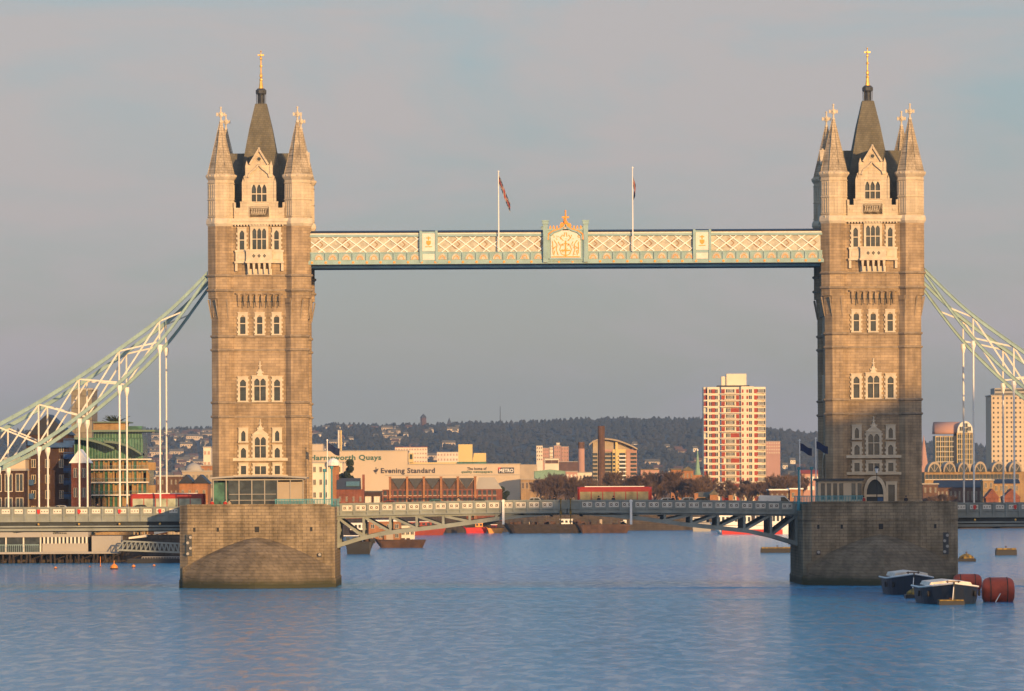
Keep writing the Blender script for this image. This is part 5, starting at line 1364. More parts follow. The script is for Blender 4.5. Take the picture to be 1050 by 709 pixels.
# right of left tower
fb = facade('cream_hotel','cream riverside building with orange centre behind the left pier',313,351,475,820,M['white_render'],3,6,M['glass'],(.35,.4),14,win_lo=.35)
facade('cream_block','cream cladded block beside the newspaper works, behind the left tower',310,331,456,2500,M['cream_wall'],0,0,depth=30)
m = MB(); a_ = fb.location.x; m.ngon(PX(342,820)-a_,-1,[(1.9,PZ(477,820,342)-fb.location.z-.2),(1.9,PZ(474.5,820,342)-fb.location.z),(1.2,PZ(471.5,820,342)-fb.location.z),(.3,PZ(470,820,342)-fb.location.z)],12); m.build('dome', M['white'], fb)
m = MB(); m.box(PX(340,820)-a_,PX(348,820)-a_,-.3,0,0,PZ(478,820,344)-fb.location.z); m.build('orange_bay', M['brickorange'], fb)
hs_ = facade('gabled_house','red brick house with dark slate roof right of the left pier flags',345,373,502,760,M['brick'],2,4,M['glass'],(.25,.35),12,None,win_lo=.15,win_hi=.9)
m = MB(); W_ = PX(373,760)-PX(345,760); zz_ = PZ(502,760,359)-hs_.location.z; m.prismx([(-.3,zz_),(12.3,zz_),(6,zz_+3.2)],-W_/2,W_/2-1); m.build('roof', M['lead'], hs_)
m = MB(); m.prismx([(1.2,zz_+.85),(3.6,zz_+2.1),(3.5,zz_+2.25),(1.1,zz_+1.0)],-1.2,2.6); m.build('skylight', M['teal'], hs_)
for s_ in (-1,1): m = MB(); m.box(s_*W_/2*.95-.35,s_*W_/2*.95+.35,5,6.5,zz_,zz_+4.2); m.build('chimney', M['brick'], hs_)
facade('garden_store','low dark store with pale opening between the brick houses',373,391,505,800,M['brickbrown'],1,2,M['cream'],(.6,.4),10,'flat',M['lead'],win_lo=.5)
# row of gabled brick warehouses
wr = empty('warehouse_terrace', (PX(455,840),840,GZ-.5), 'long red brick warehouse terrace with repeated dark gabled roofs', 'warehouse')
wx0 = wr.location.x; X_ = lambda px: PX(px,840)-wx0; Z_ = lambda py: PZ(py,840,455)-(GZ-.5)
m = MB(); m.box(X_(392),X_(515),0,18,0,Z_(502)); m.build('wall', M['brick'], wr)
edges = [400,417.5,434.7,452.3,469.5,487.3]
for a_,b_ in zip(edges,edges[1:]):
    m = MB(); c_ = (X_(a_)+X_(b_))/2; 
    m.prism([(X_(a_)+.3,Z_(490.5)),(X_(b_)-.3,Z_(490.5)),(c_,Z_(501.8))],-.12,18) 
    m.build('roof', M['lead'], wr)
    m = MB(); m.prism([(X_(a_)+.2,Z_(502)),(c_,Z_(501.9)),(X_(a_)+.2,Z_(490.8))],.1,17.8); m.prism([(X_(b_)-.2,Z_(502)),(c_,Z_(501.9)),(X_(b_)-.2,Z_(490.8))],.1,17.8); m.build('gable_wall', M['brickdark'], wr)
for px in edges: m = MB(); m.box(X_(px)-.33,X_(px)+.33,-.5,0,0,Z_(489.5)); m.box(X_(px)-.45,X_(px)+.45,-.6,.2,Z_(489.5),Z_(488.8)); m.build('pilaster', M['brickorange'], wr)
m = MB(); m.prism([(X_(487.6),Z_(502)),(X_(515),Z_(502)),(X_(507),Z_(490)),(X_(491),Z_(490))],-.2,18.2); m.build('hipped_roof', M['grey_wall'], wr)
f = MB(); f.box(-.45,.45,-.05,.02,-.7,.7); f.m = 1; f.box(-.55,.55,-.15,0,-.85,-.7); me = f.mesh('window', [M['glass'],M['trim']])
for k in range(23):
    for z in (Z_(505.5),Z_(512.5)): 
        if z > 1: link('window', me, wr, (X_(395+k*5.1),0,z))
m = MB()
for k in range(20): m.box(X_(402+k*4.5)-.05,X_(402+k*4.5)+.05,-2,-1.9,0,Z_(511)); 
m.box(X_(400),X_(490),-2,-1.88,Z_(511.5),Z_(510.8)); m.build('walkway_rail', M['black'], wr)
# newspaper printing works
hq = empty('printing_works', (PX(430,1900),1900,GZ-.5), 'huge cream windowless printing works carrying newspaper lettering', 'industrial building')
hx0, hz0 = hq.location.x, hq.location.z; X_ = lambda px: PX(px,1900,480)-hx0; Z_ = lambda py,px=430: PZ(py,1900,px)-hz0
m = MB(); m.box(X_(300),X_(418),0,60,0,Z_(462.5)); m.build('press_hall', M['cream_wall'], hq)
m = MB(); m.box(X_(418.1),X_(533),0,60,0,Z_(476.5)); m.build('front_hall', M['cream_wall'], hq)
m = MB(); w0, w1 = X_(533),X_(551); m.loft([[(w0,0,z),(w1,8,z),(w1,60,z),(w0,60,z)] for z in (0,Z_(477))]); m.build('end_wall', M['tan'], hq)
m = MB(); m.box(X_(300),X_(418.5),-.3,60,Z_(462.5),Z_(461.8)); m.box(X_(418.6),X_(534),-.3,60,Z_(476.5),Z_(475.9)); m.build('roof', M['grey_wall'], hq)
m = MB(); m.box(X_(470),X_(484.5),4,22,Z_(474),Z_(456)); m.prism([(X_(484.5),Z_(474)),(X_(498.5),Z_(474)),(X_(498.5),Z_(465)),(X_(486),Z_(465))],5,22); m.build('plant_tower', M['yellow_clad'], hq)
m = MB(); m.box(X_(469),X_(499),1,4,Z_(476),Z_(474)); m.build('clerestory', M['glassg'], hq)
m = MB(); m.box(X_(420),X_(469),2,8,Z_(476),Z_(474.3)); m.box(X_(419),X_(424),0,6,Z_(474.3),Z_(465)); m.build('rooftop_plant', M['yellow_clad'], hq)
m = MB(); m.box(X_(420.2),X_(423),-.1,0,Z_(471),Z_(466)); m.build('louvre', M['evergreen'], hq)
m = MB(); m.box(X_(395),X_(533),-.1,0,Z_(487.9),Z_(487.2)) ; m.build('cladding_joint', M['grey_wall'], hq)
grn = plain('green_sign_paint',(.03,.12,.08),.6); drk = plain('dark_sign_paint',(.03,.03,.045),.6)
text('Harmsworth Quays', hq, X_(318),X_(391),Z_(473.6,355),Z_(466.6,355),0,grn)
text('Evening Standard', hq, X_(390.5),X_(446),Z_(487.0,415),Z_(480,415),0,drk)
m = MB(); q0, qz = X_(385.5), Z_(483,385)
m.box(q0-.2,q0+.2,-.14,-.02,qz-1.6,qz+1.8); m.prism([(q0-1.4,qz+.2),(q0+1.4,qz+1.2),(q0+.6,qz-.4),(q0-.6,qz-.9)],-.16,-.04); m.build('emblem', drk, hq)
text('The home of', hq, X_(479),X_(499),Z_(482.2,489),Z_(479.2,489),0,drk)
text('quality newspapers', hq, X_(473),X_(505),Z_(485.9,489),Z_(482.6,489),0,grn)
m = MB(); m.box(X_(511),X_(527),-.3,0,Z_(485.6,519),Z_(479.6,519)); m.m = 1; m.prism([(X_(511)-.05,Z_(479.6,511)),(X_(514),Z_(479.6,511)),(X_(511)-.05,Z_(483,511))],-.35,-.28); sg_ = m.build('sign_board', [drk,M['red']], hq)
text('METRO', hq, X_(512),X_(526.3),Z_(484.6,519),Z_(480.8,519),-.3,M['white'])
ch = empty('twin_chimney', (PX(348.7,2300),2300,GZ-.5), 'slim cream twin flue chimney above the printing works', 'chimney')
for s_ in (-1,1): m = MB(); m.ngon(s_*.68,0,[(.6,0),(.55,PZ(440.5,2300,348)-GZ)],10); m.build('flue', M['cream'] if s_ < 0 else M['yellow_clad'], ch)
m = MB(); m.box(-.15,.15,-.3,.3,0,PZ(441,2300,348)-GZ); m.build('frame', M['brickdark'], ch)

# distant blocks
facade('apartment_block','pale block with red roofline left of the plant tower',405,438,459,3300,M['white_render'],4,12,M['pink'],(.5,.35),30,roofm=M['redpanel'],win_lo=.7)
facade('apartment_block','low cream block on the rise behind the printing works',448,470,464,3600,M['white_render'],2,7,M['pink'],(.4,.4),20,win_lo=.8)
for i,(a_,b_,t_,mt) in enumerate(((550,556.5,457.5,M['white_render']),(556.5,563,460,M['pink']),(563.5,567,459,M['white_render']),(568,575,457.5,M['pink']),(570.5,574,454.5,M['white_render']),(575.5,583,458.5,M['pink']))):
    facade('apartment_block',('cream block, leftmost of the far cluster right of the METRO sign'.replace('METRO ','small black '),'pink block, second from left in the far cluster','narrow cream slab in the middle of the far cluster','pink block with a taller stair tower in the far cluster','cream stair tower topping the far cluster','pink block, rightmost in the far cluster')[i],a_,b_,t_,3400+i*12,mt,4,3,M['brickdark'],(.45,.4),20,win_lo=.72)
facade('apartment_block','white low block with dark stripe in front of the far cluster',558.5,573,470.5,2600,M['white_render'],1,1,M['brickdark'],(.92,.5),14,win_lo=.86)
facade('brick_block','brown block behind the white striped one',560,596,474,2700,M['brickdark'],0,0,depth=16)
facade('green_shed','pale green industrial shed right of the printing works',548,580,483.5,1850,M['copper'],0,0,depth=20,roof='gable',roofm=M['copper'],rise=1)
facade('tan_shed','tan low works building in front of the green shed',534,564,492,1700,M['yellowstock'],1,7,M['brickbrown'],(.5,.5),14,win_lo=.6)
facade('pink_house','pink house left of the slender brick chimney',580,592,484,1800,M['pink'],2,3,M['white'],(.4,.4),10,win_lo=.5)
facade('white_terrace','pale low terrace between the two brick chimneys',590,612,485,1820,M['white_render'],2,6,M['brickdark'],(.4,.35),10,win_lo=.5)
def stack(px, wpx, pyt, Y, label, mat):
    X,Z = P(px,pyt,Y); w_ = wpx*(Y-CAM_Y)/F/2; r = empty('brick_chimney', (X,Y,GZ-.5), label, 'chimney'); H = Z-GZ+.5
    m = MB(); m.ngon(0,0,[(w_*1.12,0),(w_,H*.9)],12); m.build('shaft', mat, r)
    m = MB(); m.ngon(0,0,[(w_*1.0,H*.9),(w_*1.03,H*.93),(w_*1.03,H)],12); m.build('crown', M['brickdark'], r)
stack(596,6.5,453.5,1900,'shorter pinkish brick chimney beside the curved block',M['pink'])
stack(616.5,7,437,1200,'tall dark brick chimney in front of the curved block',M['brickdark'])
# curved roof apartment block
cvb = empty('curved_roof_block', (PX(630,1330),1330,GZ-.5), 'apartment block with a sweeping curved roof and gold and red front', 'building')
X_ = lambda px: PX(px,1330,470)-cvb.location.x; Z_ = lambda py: PZ(py,1330,630)-cvb.location.z
arc = [(604,455.5),(608,452),(614,450),(620,449.3),(627,450),(634,451.5),(641,454),(648,457),(653.5,460)]
m = MB(); m.prism([(X_(x),Z_(y)) for x,y in arc]+[(X_(x),Z_(y+1.6)) for x,y in arc[::-1]],-3,16); m.build('roof', M['tan'], cvb)
m = MB(); m.prism([(X_(607.5),0),(X_(652),0)]+[(X_(x),Z_(y+1.5)) for x,y in arc[::-1][1:-1]],0,14); m.build('wall', M['tan'], cvb)
m = MB(); m.box(X_(628),X_(641.5),-1.2,0,0,Z_(461)); m.box(X_(631),X_(633.5),-1.5,0,0,Z_(453.5)); m.build('gold_bay', M['yellow_clad'], cvb)
m = MB(); m.box(X_(642),X_(653),-.8,0,0,Z_(461)); m.box(X_(620),X_(652.5),-.9,0,Z_(463.5),Z_(461.2)); m.build('red_bay', M['pink'], cvb)
f = MB(); f.box(-.62,.62,-.05,.01,-.5,.5); me = f.mesh('window', [M['glass']])
for r_ in range(8):
    for px in (609,611,622,624.5,627): link('window', me, cvb, (X_(px),-.02,Z_(466+r_*4)))
    for px in (630,636.5,639.5): link('window', me, cvb, (X_(px),-1.23,Z_(466+r_*4)))
    for px in (648,651): link('window', me, cvb, (X_(px),-.83,Z_(466+r_*4)))
for r_ in range(8): m = MB(); m.box(X_(634.5),X_(641.8),-2.3,-1.2,Z_(468.5+r_*4),Z_(467.3+r_*4)); m.build('balcony', M['white'], cvb)
# white and red tower block
tb = empty('tower_block', (PX(753,1400),1400,GZ-.5), 'tall white tower block with red brick panels and stacked balconies', 'tower block')
X_ = lambda px: PX(px,1400,440)-tb.location.x; Z_ = lambda py: PZ(py,1400,753)-tb.location.z
top = Z_(397)
m = MB(); m.box(X_(725.5),X_(738),0,16,0,top); m.box(X_(738),X_(781),.8,16,0,top); m.box(X_(760),X_(773),-.8,.8,0,top+.2); m.box(X_(721.8),X_(725.5),1.5,14,0,top); m.box(X_(781),X_(785.3),1.5,14,0,top)
m.build('wall', M['white_render'], tb)
m = MB(); m.box(X_(736),X_(769),2,10,top,top+.7); m.build('roof_edge', M['navy'], tb)
m = MB(); m.box(X_(745.5),X_(766),3,10,top+.7,Z_(383.3)); m.box(X_(740.4),X_(745.5),4,10,top+.7,Z_(386)); m.build('lift_house', M['white_render'], tb)
m = MB(); m.box(X_(738),X_(739.8),.7,.85,0,top); m.build('blue_strip', M['blue'], tb)
class RP:
    n = 0; rest = MB()
    def box(s, *a):
        s.n += 1
        if s.n <= 98: b_ = MB(); b_.box(*a); b_.build('red_panel', M['redpanel'], tb)
        else: s.rest.box(*a)
fl = 6.47; rp_ = RP(); cnt = 0
f = MB(); f.box(-.62,.62,-.05,.01,-.78,.78); f.m = 1; f.box(-.04,.04,-.08,0,-.78,.78); wme = f.mesh('window', [M['glass'],M['white']])
f = MB(); f.box(-1.75,1.75,-.05,.01,-.78,.82); f.m = 1
for k in (-1.0,-.5,0,.5,1.0): f.box(k-.06,k+.06,-.09,0,-.78,.82)
wme2 = f.mesh('window', [M['glass'],M['white']])
for i in range(18):
    py = 399.2+i*fl; z1_, z0_ = Z_(py), Z_(py+4.3)
    zc_ = (z0_+z1_)/2
    if z0_ < 0: break
    skip = (i % 4 == 3)
    rp_.box(X_(722),X_(725.3),1.35,1.5,z0_,z1_) if not skip else None
    rp_.box(X_(729.9),X_(733.3),-.1,0,z0_,z1_)
    rp_.box(X_(740),X_(743.5) if not skip else X_(742),.68,.8,z0_,z1_); rp_.box(X_(749.5) if skip else X_(755),X_(758),.68,.8,z0_,z1_)
    rp_.box(X_(760.8),X_(762.5),-.9,-.8,z0_+.2,z1_-.2); rp_.box(X_(765.5),X_(767.2),-.9,-.8,z0_+.2,z1_-.2)
    rp_.box(X_(773.5),X_(777),.68,.8,z0_,z1_)
    link('window', wme, tb, (X_(728.6),-.02,zc_)); link('window', wme, tb, (X_(734.6),-.02,zc_))
    link('window', wme2, tb, (X_(749),.78,zc_)); link('window', wme, tb, (X_(769.5),-.82,zc_)); link('window', wme2, tb, (X_(780.5),.78,zc_))
    if not skip:
        b_ = MB(); b_.box(X_(743),X_(755),-.4,.8,z0_-.15,z0_+.12); b_.box(X_(743),X_(755),-.4,-.3,z0_,z0_+.3); b_.build('balcony', M['white_render'], tb)
        b_ = MB(); b_.box(X_(776),X_(785.3),.2,1.5,z0_-.15,z0_+.1); b_.box(X_(776),X_(785.3),.2,.3,z0_,z0_+.25); b_.build('balcony', M['white_render'], tb)
tag(rp_.rest.build('red_panels', M['redpanel'], tb), kind='stuff')
m = MB()
for i in range(19):
    z = Z_(404.4+i*fl)
    if z > 0: m = MB(); m.box(X_(721.6),X_(738),-.12,0,z-.15,z+.35); m.box(X_(738),X_(773.2),-1.0,-.8,z-.1,z+.25); m.build('floor_band', M['white_render'], tb)
# church spire and houses among the trees
sp = empty('church_spire', (PX(715.5,1150),1150,GZ-.5), 'slender green copper spire left of the tower block', 'church'); H = PZ(461,1150,715)-GZ
m = MB(); m.box(-1.6,1.6,-1.6,1.6,0,H*.62); m.build('tower', M['brickorange'], sp)
m = MB(); m.ngon(0,0,[(1.2,H*.62),(.75,H*.72),(.2,H*.97),(.08,H)],8); m.build('spire', M['copper'], sp)
m = MB(); m.ball(0,0,H+.2,.35,8,5); m.build('ball_finial', M['white'], sp)
for i,(a_,b_,t_,Y,mt,rf,lab) in enumerate(((688,698.5,482,1120,M['brickorange'],'flat','orange brick house left of the copper spire'),(699,711,483,1130,M['brickorange'],'gable','orange brick church nave beside the copper spire'),(657,676,482,1600,M['pink'],'flat','pinkish brick flats beyond the bus, among bare trees'),(712,716,506,940,M['brickorange'],None,'orange chimney like gate pier behind the central span'),(728,736,507.5,945,M['brickorange'],'gable','small orange cottage behind the right half of the central span'),(715,729,510,948,M['yellowstock'],'ridge','long low yellow cottage roof behind the central span'),(747,751.5,508,950,M['brickorange'],None,'short orange stack left of the white van'))):
    facade('brick_house',lab,a_,b_,t_,Y,mt,2 if i in (0,1,2) else 0,3,M['glass'],(.35,.4),8 if i != 3 else 2,rf,M['slate'],rise=1.6,win_lo=.55,cat='house')
pb = facade('brick_block','brown brick building with pale cornice left of the right pier',789,810,503,905,M['brickdark'],2,4,M['glass'],(.3,.35),14,'flat',M['white'],win_lo=.2)
facade('brick_block','orange sunlit brick wing left of the right pier',810,823,502,904,M['brickorange'],2,2,M['glass'],(.35,.4),14,'flat',M['white'],win_lo=.2)
facade('brick_block','small red roofed house seen between the right pier flags',822,841,486,1300,M['pink'],2,4,M['white'],(.4,.4),10,'ridge',M['redpanel'],rise=1.5,win_lo=.5)
facade('apartment_block','pinkish far block right of the tower block',785.5,800,453,3300,M['pink'],4,6,M['white_render'],(.4,.35),20,win_lo=.78)

# right edge
bt = empty('barrel_roof_tower', (PX(978,1150),1150,GZ-.5), 'apartment tower with shiny barrel roof right of the right tower', 'tower block')
X_ = lambda px: PX(px,1150,460)-bt.location.x; Z_ = lambda py: PZ(py,1150,978)-bt.location.z
m = MB(); m.box(X_(960),X_(981.5),2,14,0,Z_(447)); m.box(X_(981.5),X_(997.5),0,14,0,Z_(442)); m.build('wall', M['tan'], bt)
m = MB()
n = 14; rr0 = 6.0; zc_ = Z_(445)
arcp_ = [(8-6.2*math.cos(math.pi*i/n), zc_+(Z_(432.5)-zc_)*math.sin(math.pi*i/n)) for i in range(n+1)]
m.prismx(arcp_[::-1],X_(959.5),X_(990)); shade_smooth(m.build('barrel_roof', M['pink'], bt))
m = MB(); cxx = (X_(981.5)+X_(997.8))/2; rw = (X_(997.8)-X_(981.5))/2
m.prism([(cxx+rw*math.cos(math.pi*i/n), Z_(444)+(Z_(432)-Z_(444))*math.sin(math.pi*i/n)) for i in range(n+1)],-.6,13); m.build('arched_front', M['cream'], bt)
f = MB(); f.box(-.72,.72,-.05,.02,-.7,.75); f.m = 1; f.box(-.8,.8,-.5,0,-.85,-.72); f.box(-.04,.04,-.1,0,-.7,.75); me = f.mesh('window', [M['glass'],M['cream']])
for r_ in range(6):
    for px in (962.5,967,971.5,976.5): link('window', me, bt, (X_(px),1.98,Z_(450.5+r_*5.2)))
    for px in (984,988.2,992.2,995.8): link('window', me, bt, (X_(px),-.02,Z_(448+r_*5.2)))
for (px,py) in ((986,440),(990,436.5),(993.5,440),(990,441.5)): link('window', me, bt, (X_(px),-.62,Z_(py)))
m = MB()
for px in (981.5,986,990.3,994,997.3): m = MB(); m.box(X_(px)-.12,X_(px)+.12,-.5,0,0,Z_(444)); m.build('column', M['yellow_clad'], bt)
for px in (960,964.8,969.3,974): m = MB(); m.box(X_(px)-.1,X_(px)+.1,1.5,2,0,Z_(447)); m.build('column', M['yellow_clad'], bt)
ah = empty('arcaded_terrace', (PX(992,1060),1060,GZ-.5), 'terrace topped by a row of barrel arches below the barrel roof tower', 'terrace building')
X_ = lambda px: PX(px,1060,480)-ah.location.x; Z_ = lambda py: PZ(py,1060,992)-ah.location.z
m = MB(); m.box(X_(948),X_(1060),0,12,0,Z_(484)); m.build('wall', M['yellowstock'], ah)
for px,w_ in ((958,7),(973.5,6.5),(988.5,6.5),(1005,6.5),(1024,7.5),(1041,7)):
    n=12
    oa = [(X_(px)+(X_(px+w_)-X_(px))*math.cos(math.pi*i/n), Z_(484)+(Z_(473.5)-Z_(484))*math.sin(math.pi*i/n)) for i in range(n+1)]
    m = MB(); m.prism(oa,-1,12); av = m.build('arch', M['tan'], ah)
    m = MB(); m.prism([(X_(px)+(x-X_(px))*.78, Z_(484)+(z-Z_(484))*.78) for x,z in oa],-1.06,-.9); m.build('pane', M['glass'], av)
    m = MB(); 
    for k in (1,2,3): a_ = math.pi*k/4; m.bar((X_(px)+.2*math.cos(a_),Z_(483.8)),(X_(px)+(X_(px+w_)-X_(px))*.75*math.cos(a_),Z_(484)+(Z_(473.5)-Z_(484))*.75*math.sin(a_)),.16,-1.14,-1.06)
    m.build('glazing_bars', M['tan'], av)
f = MB(); f.box(-.55,.55,-.05,.02,-.8,.8); f.m = 1; f.box(-.7,.7,-.2,0,-1.0,-.8); me = f.mesh('window', [M['glass'],M['cream']])
for k in range(26): link('window', me, ah, (X_(950.5+k*3.7),-.02,Z_(489)))
facade('slate_roof_house','long slate roofed house in front of the arcaded terrace',960,1012,500,1000,M['brickdark'],1,12,M['glass'],(.35,.5),12,'ridge',M['navy'],rise=2.4,win_lo=.4,cat='house')
facade('yellow_house','yellow house with tall windows near the right edge',1008,1019,493,980,M['yellowstock'],3,2,M['glass'],(.35,.5),8,'flat',cat='house',win_lo=.2)
facade('yellow_house','yellow house beside the red gables at the right edge',1019,1045,496,985,M['yellowstock'],2,5,M['glass'],(.4,.5),8,'ridge',M['navy'],rise=1.5,cat='house',win_lo=.4)
facade('red_gable_house','red brick house with steep gable at the right edge, left one',1011,1024,511,930,M['brick'],0,0,depth=8,roof='gable',roofm=M['brick'],rise=3,cat='house')
facade('red_gable_house','red brick house with steep gable at the right edge, right one',1029,1046,511,932,M['brick'],0,0,depth=8,roof='gable',roofm=M['brick'],rise=3,cat='house')
gt = facade('office_tower','grey gridded office tower cut by the right edge of the view',1016.5,1062,406,1300,M['cream_wall'],22,10,M['glass'],(.36,.42),22,'flat',frame=False,win_lo=.08)
X_ = lambda px: PX(px,1300,420)-gt.location.x
m = MB(); m.box(X_(1020.5),X_(1060),2,18,PZ(406,1300,1030)-gt.location.z,PZ(398,1300,1030)-gt.location.z); m.build('setback_storey', M['grey_wall'], gt)
m = MB(); 
for py in (404.3,400.3): m.box(X_(1021),X_(1059),1.9,2,PZ(py+.8,1300,1030)-gt.location.z,PZ(py-.9,1300,1030)-gt.location.z)
m.build('strip_window', M['glass'], gt)
facade('brick_block','dark brick block right of the right tower base',946,962,497,960,M['brickdark'],2,3,M['glass'],(.3,.4),10,'flat',win_lo=.3)
sp = empty('church_spire', (PX(947.5,2200),2200,GZ-.5), 'thin pinkish church spire just right of the right tower', 'church'); H = PZ(446,2200,947)-GZ
m = MB(); m.box(-2.5,2.5,-2.5,2.5,0,H*.55); m.build('tower', M['pink'], sp); m = MB(); m.ngon(0,0,[(2.3,H*.55),(.1,H)],8); m.build('spire', M['pink'], sp)

# landmarks on the ridge
wtw = empty('water_tower', (PX(434.5,6900),6900,hill_z(PX(434.5,6900),6900)-2), 'dark water tower on the skyline', 'water tower')
zb_ = wtw.location.z; m = MB(); m.ngon(0,0,[(4.6,0),(4.3,PZ(429,6900,434)-zb_),(4.8,PZ(428.5,6900,434)-zb_)],8); m.build('shaft', M['brickdark'], wtw)
m = MB(); m.ngon(0,0,[(5,PZ(428.5,6900,434)-zb_),(3,PZ(426.5,6900,434)-zb_),(.3,PZ(424.5,6900,434)-zb_)],8); m.build('roof', M['lead'], wtw)
ms = empty('radio_mast', (PX(513.3,6950),6950,hill_z(PX(513,6950),6950)-2), 'thin radio mast on the skyline above the bridge centre', 'mast')
m = MB(); m.tube((0,0,0),(0,0,PZ(417,6950,513)-ms.location.z),.8,5,.5); m.build('mast_shaft', M['lead'], ms)
sp = empty('church_spire', (PX(461,6900),6900,hill_z(PX(461,6900),6900)-2), 'tiny church spire on the skyline right of the water tower', 'church')
m = MB(); m.box(-3.5,3.5,-3,3,0,9); m.build('tower', M['brickdark'], sp); m = MB(); m.ngon(0,0,[(3.4,9),(.2,PZ(428.5,6900,461)-sp.location.z)],6); m.build('spire', M['lead'], sp)

# hillside houses: individuals sharing three meshes
hm_ = []
for i,(wm,rm) in enumerate(((M['white_render'],M['slate']),(M['tan'],M['brickdark']),(M['cream_wall'],M['slate']))):
    m = MB(); w_, d_, h_ = (9,8,6),(14,8,6),(24,9,8)
    W_,D__,H_ = [k_*.68 for k_ in (w_,d_,h_)[i]]
    m.box(-W_/2,W_/2,-D__/2,D__/2,-3,H_); m.m = 1; m.prismx([(-D__/2-.3,H_),(D__/2+.3,H_),(0,H_+3)],-W_/2-.3,W_/2+.3)
    m.m = 2
    for k in range(int(W_/3)): m.box(-W_/2+.8+k*3,-W_/2+2.2+k*3,-D__/2-.08,-D__/2+.02,H_-2.4,H_-1)
    hm_.append(m.mesh('hillside_house', [wm,rm,M['glass']]))
q = random.Random(21)
def hh(px, Y, kind, lab, grp):
    lab = ('white','tan','cream')[kind]+lab[5:]+(', near the ridge' if Y > 6200 else ', halfway up' if Y > 5300 else ', low down')
    X = PX(px,Y); o = link('hillside_house', hm_[kind], None, (X,Y,hill_z(X,Y) if Y > 3900 else GZ), q.uniform(-.4,.4)); tag(o, lab, 'house', grp)
for i in range(95):
    hh(q.uniform(148,214), q.uniform(4300,6750), q.choice((0,0,1,1,2)), 'small house on hill left of the left tower', 'houses on the hillside left of the left tower')
for i in range(62):
    hh(q.choice((q.uniform(320,360),q.uniform(355,470),q.uniform(395,445))), q.uniform(4600,6850), q.choice((0,0,1,2)), 'small house on the hill above the printing works', 'houses on the hillside above the printing works')
for i in range(45):
    hh(q.uniform(490,610), q.uniform(3950,4800), q.choice((0,1,1,2)), 'small house at the hill foot behind mid span', 'houses at the hill foot behind mid span')
for i in range(22):
    hh(q.uniform(650,722), q.uniform(4500,5600), q.choice((0,1,1,2)), 'small house at the hill foot left of the tower block', 'houses at the hill foot left of the tower block')
for i in range(16):
    hh(q.uniform(786,838), q.uniform(4200,5200), q.choice((0,0,1)), 'small house at the hill foot right of the tower block', 'houses at the hill foot right of the tower block')

# ------------------------------------------------------------------ trees
def bare_tree_mesh(seed, H):
    q = random.Random(seed); tr = MB(); cr_ = MB()
    def grow(p, d, l_, r_, lev):
        e_ = p+d*l_
        (tr if lev < 2 else cr_).tube(p, e_, r_, 5 if lev < 2 else 3, r_*.62)
        if lev >= 5: return
        k = 4 if lev < 3 else 5
        for i in range(k):
            a = q.uniform(.25,.75)*(1 if lev else .8); ax = Vector((q.gauss(0,1),q.gauss(0,1),q.gauss(0,.3))).normalized()
            nd = (d*math.cos(a)+ax*math.sin(a)+Vector((0,0,.12))).normalized()
            st = p+d*l_*q.uniform(.55,1.0) if lev else p+d*l_*q.uniform(.7,1)
            grow(st, nd, l_*q.uniform(.6,.82), max(.05,r_*.52), lev+1)
    grow(Vector((0,0,-.3)), Vector((q.uniform(-.05,.05),q.uniform(-.05,.05),1)).normalized(), H*.30, H*.022, 0)
    return tr.mesh('trunk',[M['bark']]), cr_.mesh('twigs',[M['twig']])
trees = [bare_tree_mesh(s_, 14) for s_ in (1,2,3,4)]
def bare_tree(px, Y, sc, lab, grp, k):
    r = empty('bare_tree', (PX(px,Y),Y,GZ), lab, 'tree', grp, rz=q.uniform(0,6.28)); r.scale = (sc,sc,sc)
    link('trunk', trees[k][0], r); link('crown', trees[k][1], r)
i = 0
for k in range(150):
    px = q.uniform(548,824); Y = q.uniform(960,1700)
    if 611 < px < 622 and Y < 1210: continue
    s_ = q.uniform(.85,1.3)
    if 716 < px < 790 and Y < 1390: s_ *= .95
    bare_tree(px, Y, s_, 'bare tree '+('between the green bush and the bus' if px < 592 else 'behind the red bus' if px < 668 else 'between the bus and the tower block' if px < 721 else 'at the foot of the white tower block' if px < 786 else 'right of the white tower block')+(', front row' if Y < 1250 else ', middle row' if Y < 1480 else ', rear row'), 'bare trees behind the central span', k % 4)
for k,px in enumerate((954,958,964,970,975,950)): bare_tree(px, 940+k*3, q.uniform(.5,.62), 'bare tree beside the right tower foot, below the arches', 'bare trees right of the right tower', k % 4)
bare_tree(386,905,.75,'lone bare tree standing before the cream printing works, left of the warehouses',None,1)
bare_tree(356,5,.01,'x',None,0) if False else None
for k in range(5): bare_tree(160+k*6, 700+k*20, q.uniform(.6,.8), 'bare tree behind the left bus', 'bare trees behind the left bus', k % 4)
def leafy(px, pyt, Y, wpx, lab):
    X,Z = P(px,pyt,Y); r = empty('evergreen_tree', (X,Y,GZ), lab, 'tree'); H = Z-GZ; W_ = wpx*(Y-CAM_Y)/F/2; q_ = random.Random(int(px))
    m = MB(); m.tube((0,0,0),(0,0,H*.7),.35,6,.15)
    for k in range(6): a = k*1.05; m.tube((0,0,H*.4),(W_*.6*math.cos(a),W_*.6*math.sin(a),H*.75),.14,5,.05)
    m.build('trunk', M['bark'], r)
    m = MB(); cl_ = [(q_.gauss(0,W_*.45),q_.gauss(0,W_*.45),H*q_.uniform(.5,.95),q_.uniform(.32,.5)*W_) for _ in range(22)]
    for k in range(9000):
        c = q_.choice(cl_); v = Vector((q_.gauss(0,1),q_.gauss(0,1),q_.gauss(0,1))).normalized()*c[3]*q_.uniform(.5,1.08); p = Vector(c[:3])+v
        a_ = Vector((q_.gauss(0,1),q_.gauss(0,1),q_.gauss(0,1))).normalized()*.22; b_ = a_.orthogonal().normalized()*.2
        m.add([p-a_,p+b_,p+a_,p-b_],[(0,1,2,3)])
    m.build('crown', M['evergreen'], r)
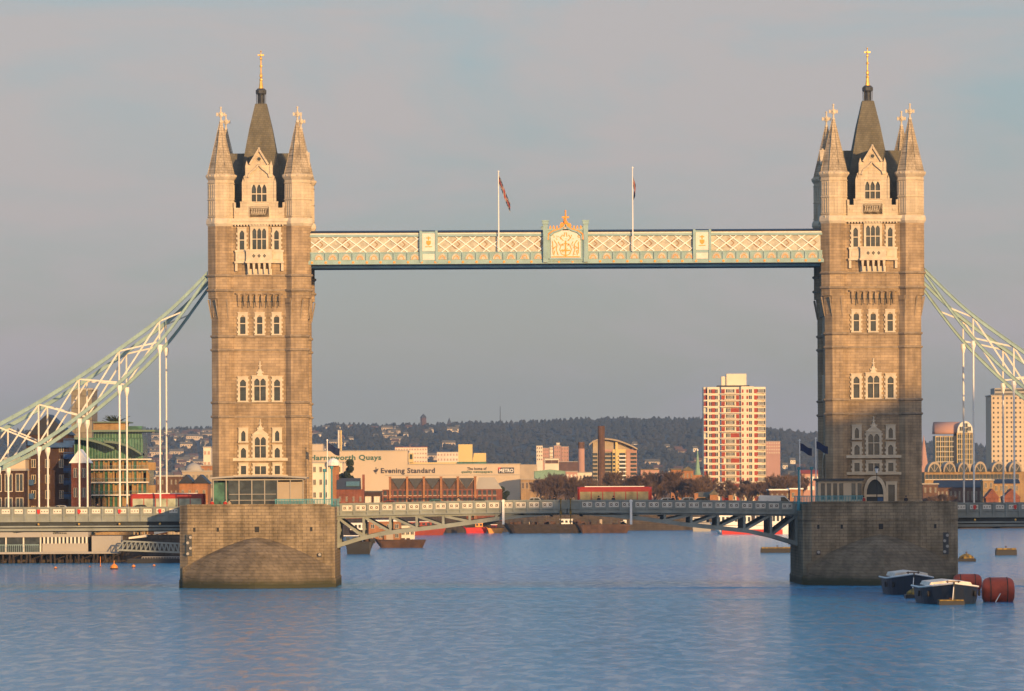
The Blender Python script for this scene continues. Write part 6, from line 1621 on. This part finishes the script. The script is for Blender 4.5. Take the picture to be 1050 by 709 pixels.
leafy(357,471.5,790,16,'dark evergreen tree standing before the printing works, right of the navy flag')
leafy(514,499,870,11,'dark green bush like tree at the right end of the warehouse terrace')

# ------------------------------------------------------------------ unseen south bank offices, added and stepped in height to shade the right tower
ob = empty('shading_office', (260,-262,3.6), 'unseen office block on the south bank, added to shade the right tower', 'shade caster')
def obox(x0,x1,y0,y1,h,h2=None):
    h2 = h2 or h
    m = MB(); m.prism([(x0,0),(x1,0),(x1,h2),(x0,h)],y0,y1); m.build('wall', M['tan'], ob)
    m = MB(); m.prism([(x0-.4,h),(x1+.4,h2),(x1+.4,h2+.8),(x0-.4,h+.8)],y0-.4,y1+.4); m.build('roof', M['grey_wall'], ob)
    for f_ in range(int(h/3.8)):
        m = MB(); m.box(x0-.1,x1+.1,y0-.1,y1+.1,1.6+f_*3.8,3.4+f_*3.8); m.build('window_band', M['glass'], ob)
obox(-126,-98,-22,0,48.6,50.5); obox(-97.8,-79,-23,0,57.0,61.0); obox(-78.8,50,-24,0,62.0,66.0)

# ------------------------------------------------------------------ haze
hz = MB(); hz.box(-2600,2600,-760,8900,-1.0-2,190)
m_, t_, n_, l_, b_ = newmat('haze'); n_.remove(b_)
pv_ = n_.new('ShaderNodeVolumePrincipled'); pv_.inputs['Color'].default_value = (.86,.92,1,1); pv_.inputs['Density'].default_value = .00007; pv_.inputs['Anisotropy'].default_value = 0.7
l_.new(pv_.outputs[0], n_['Material Output'].inputs['Volume'])
tag(hz.build('haze', m_), 'thin bluish air over the river and city', 'haze', None, 'stuff')

# ------------------------------------------------------------------ single out look-alikes by their order across the view
ORD = 'first second third fourth fifth sixth seventh eighth ninth tenth eleventh twelfth thirteenth fourteenth fifteenth sixteenth seventeenth eighteenth nineteenth twentieth'.split()
same = {}
for o in COL.objects:
    if o.parent is None and o.get('label') and o.get('category') in ('tree','house') and o.get('group'): same.setdefault(o['label'],[]).append(o)
for lab, os_ in same.items():
    if len(os_) > 1:
        os_.sort(key=lambda o: o.location.x/(o.location.y-CAM_Y))
        for k,o in enumerate(os_): o['label'] = lab+', '+(ORD[k] if k < 20 else 'number %d' % (k+1))+' from left'
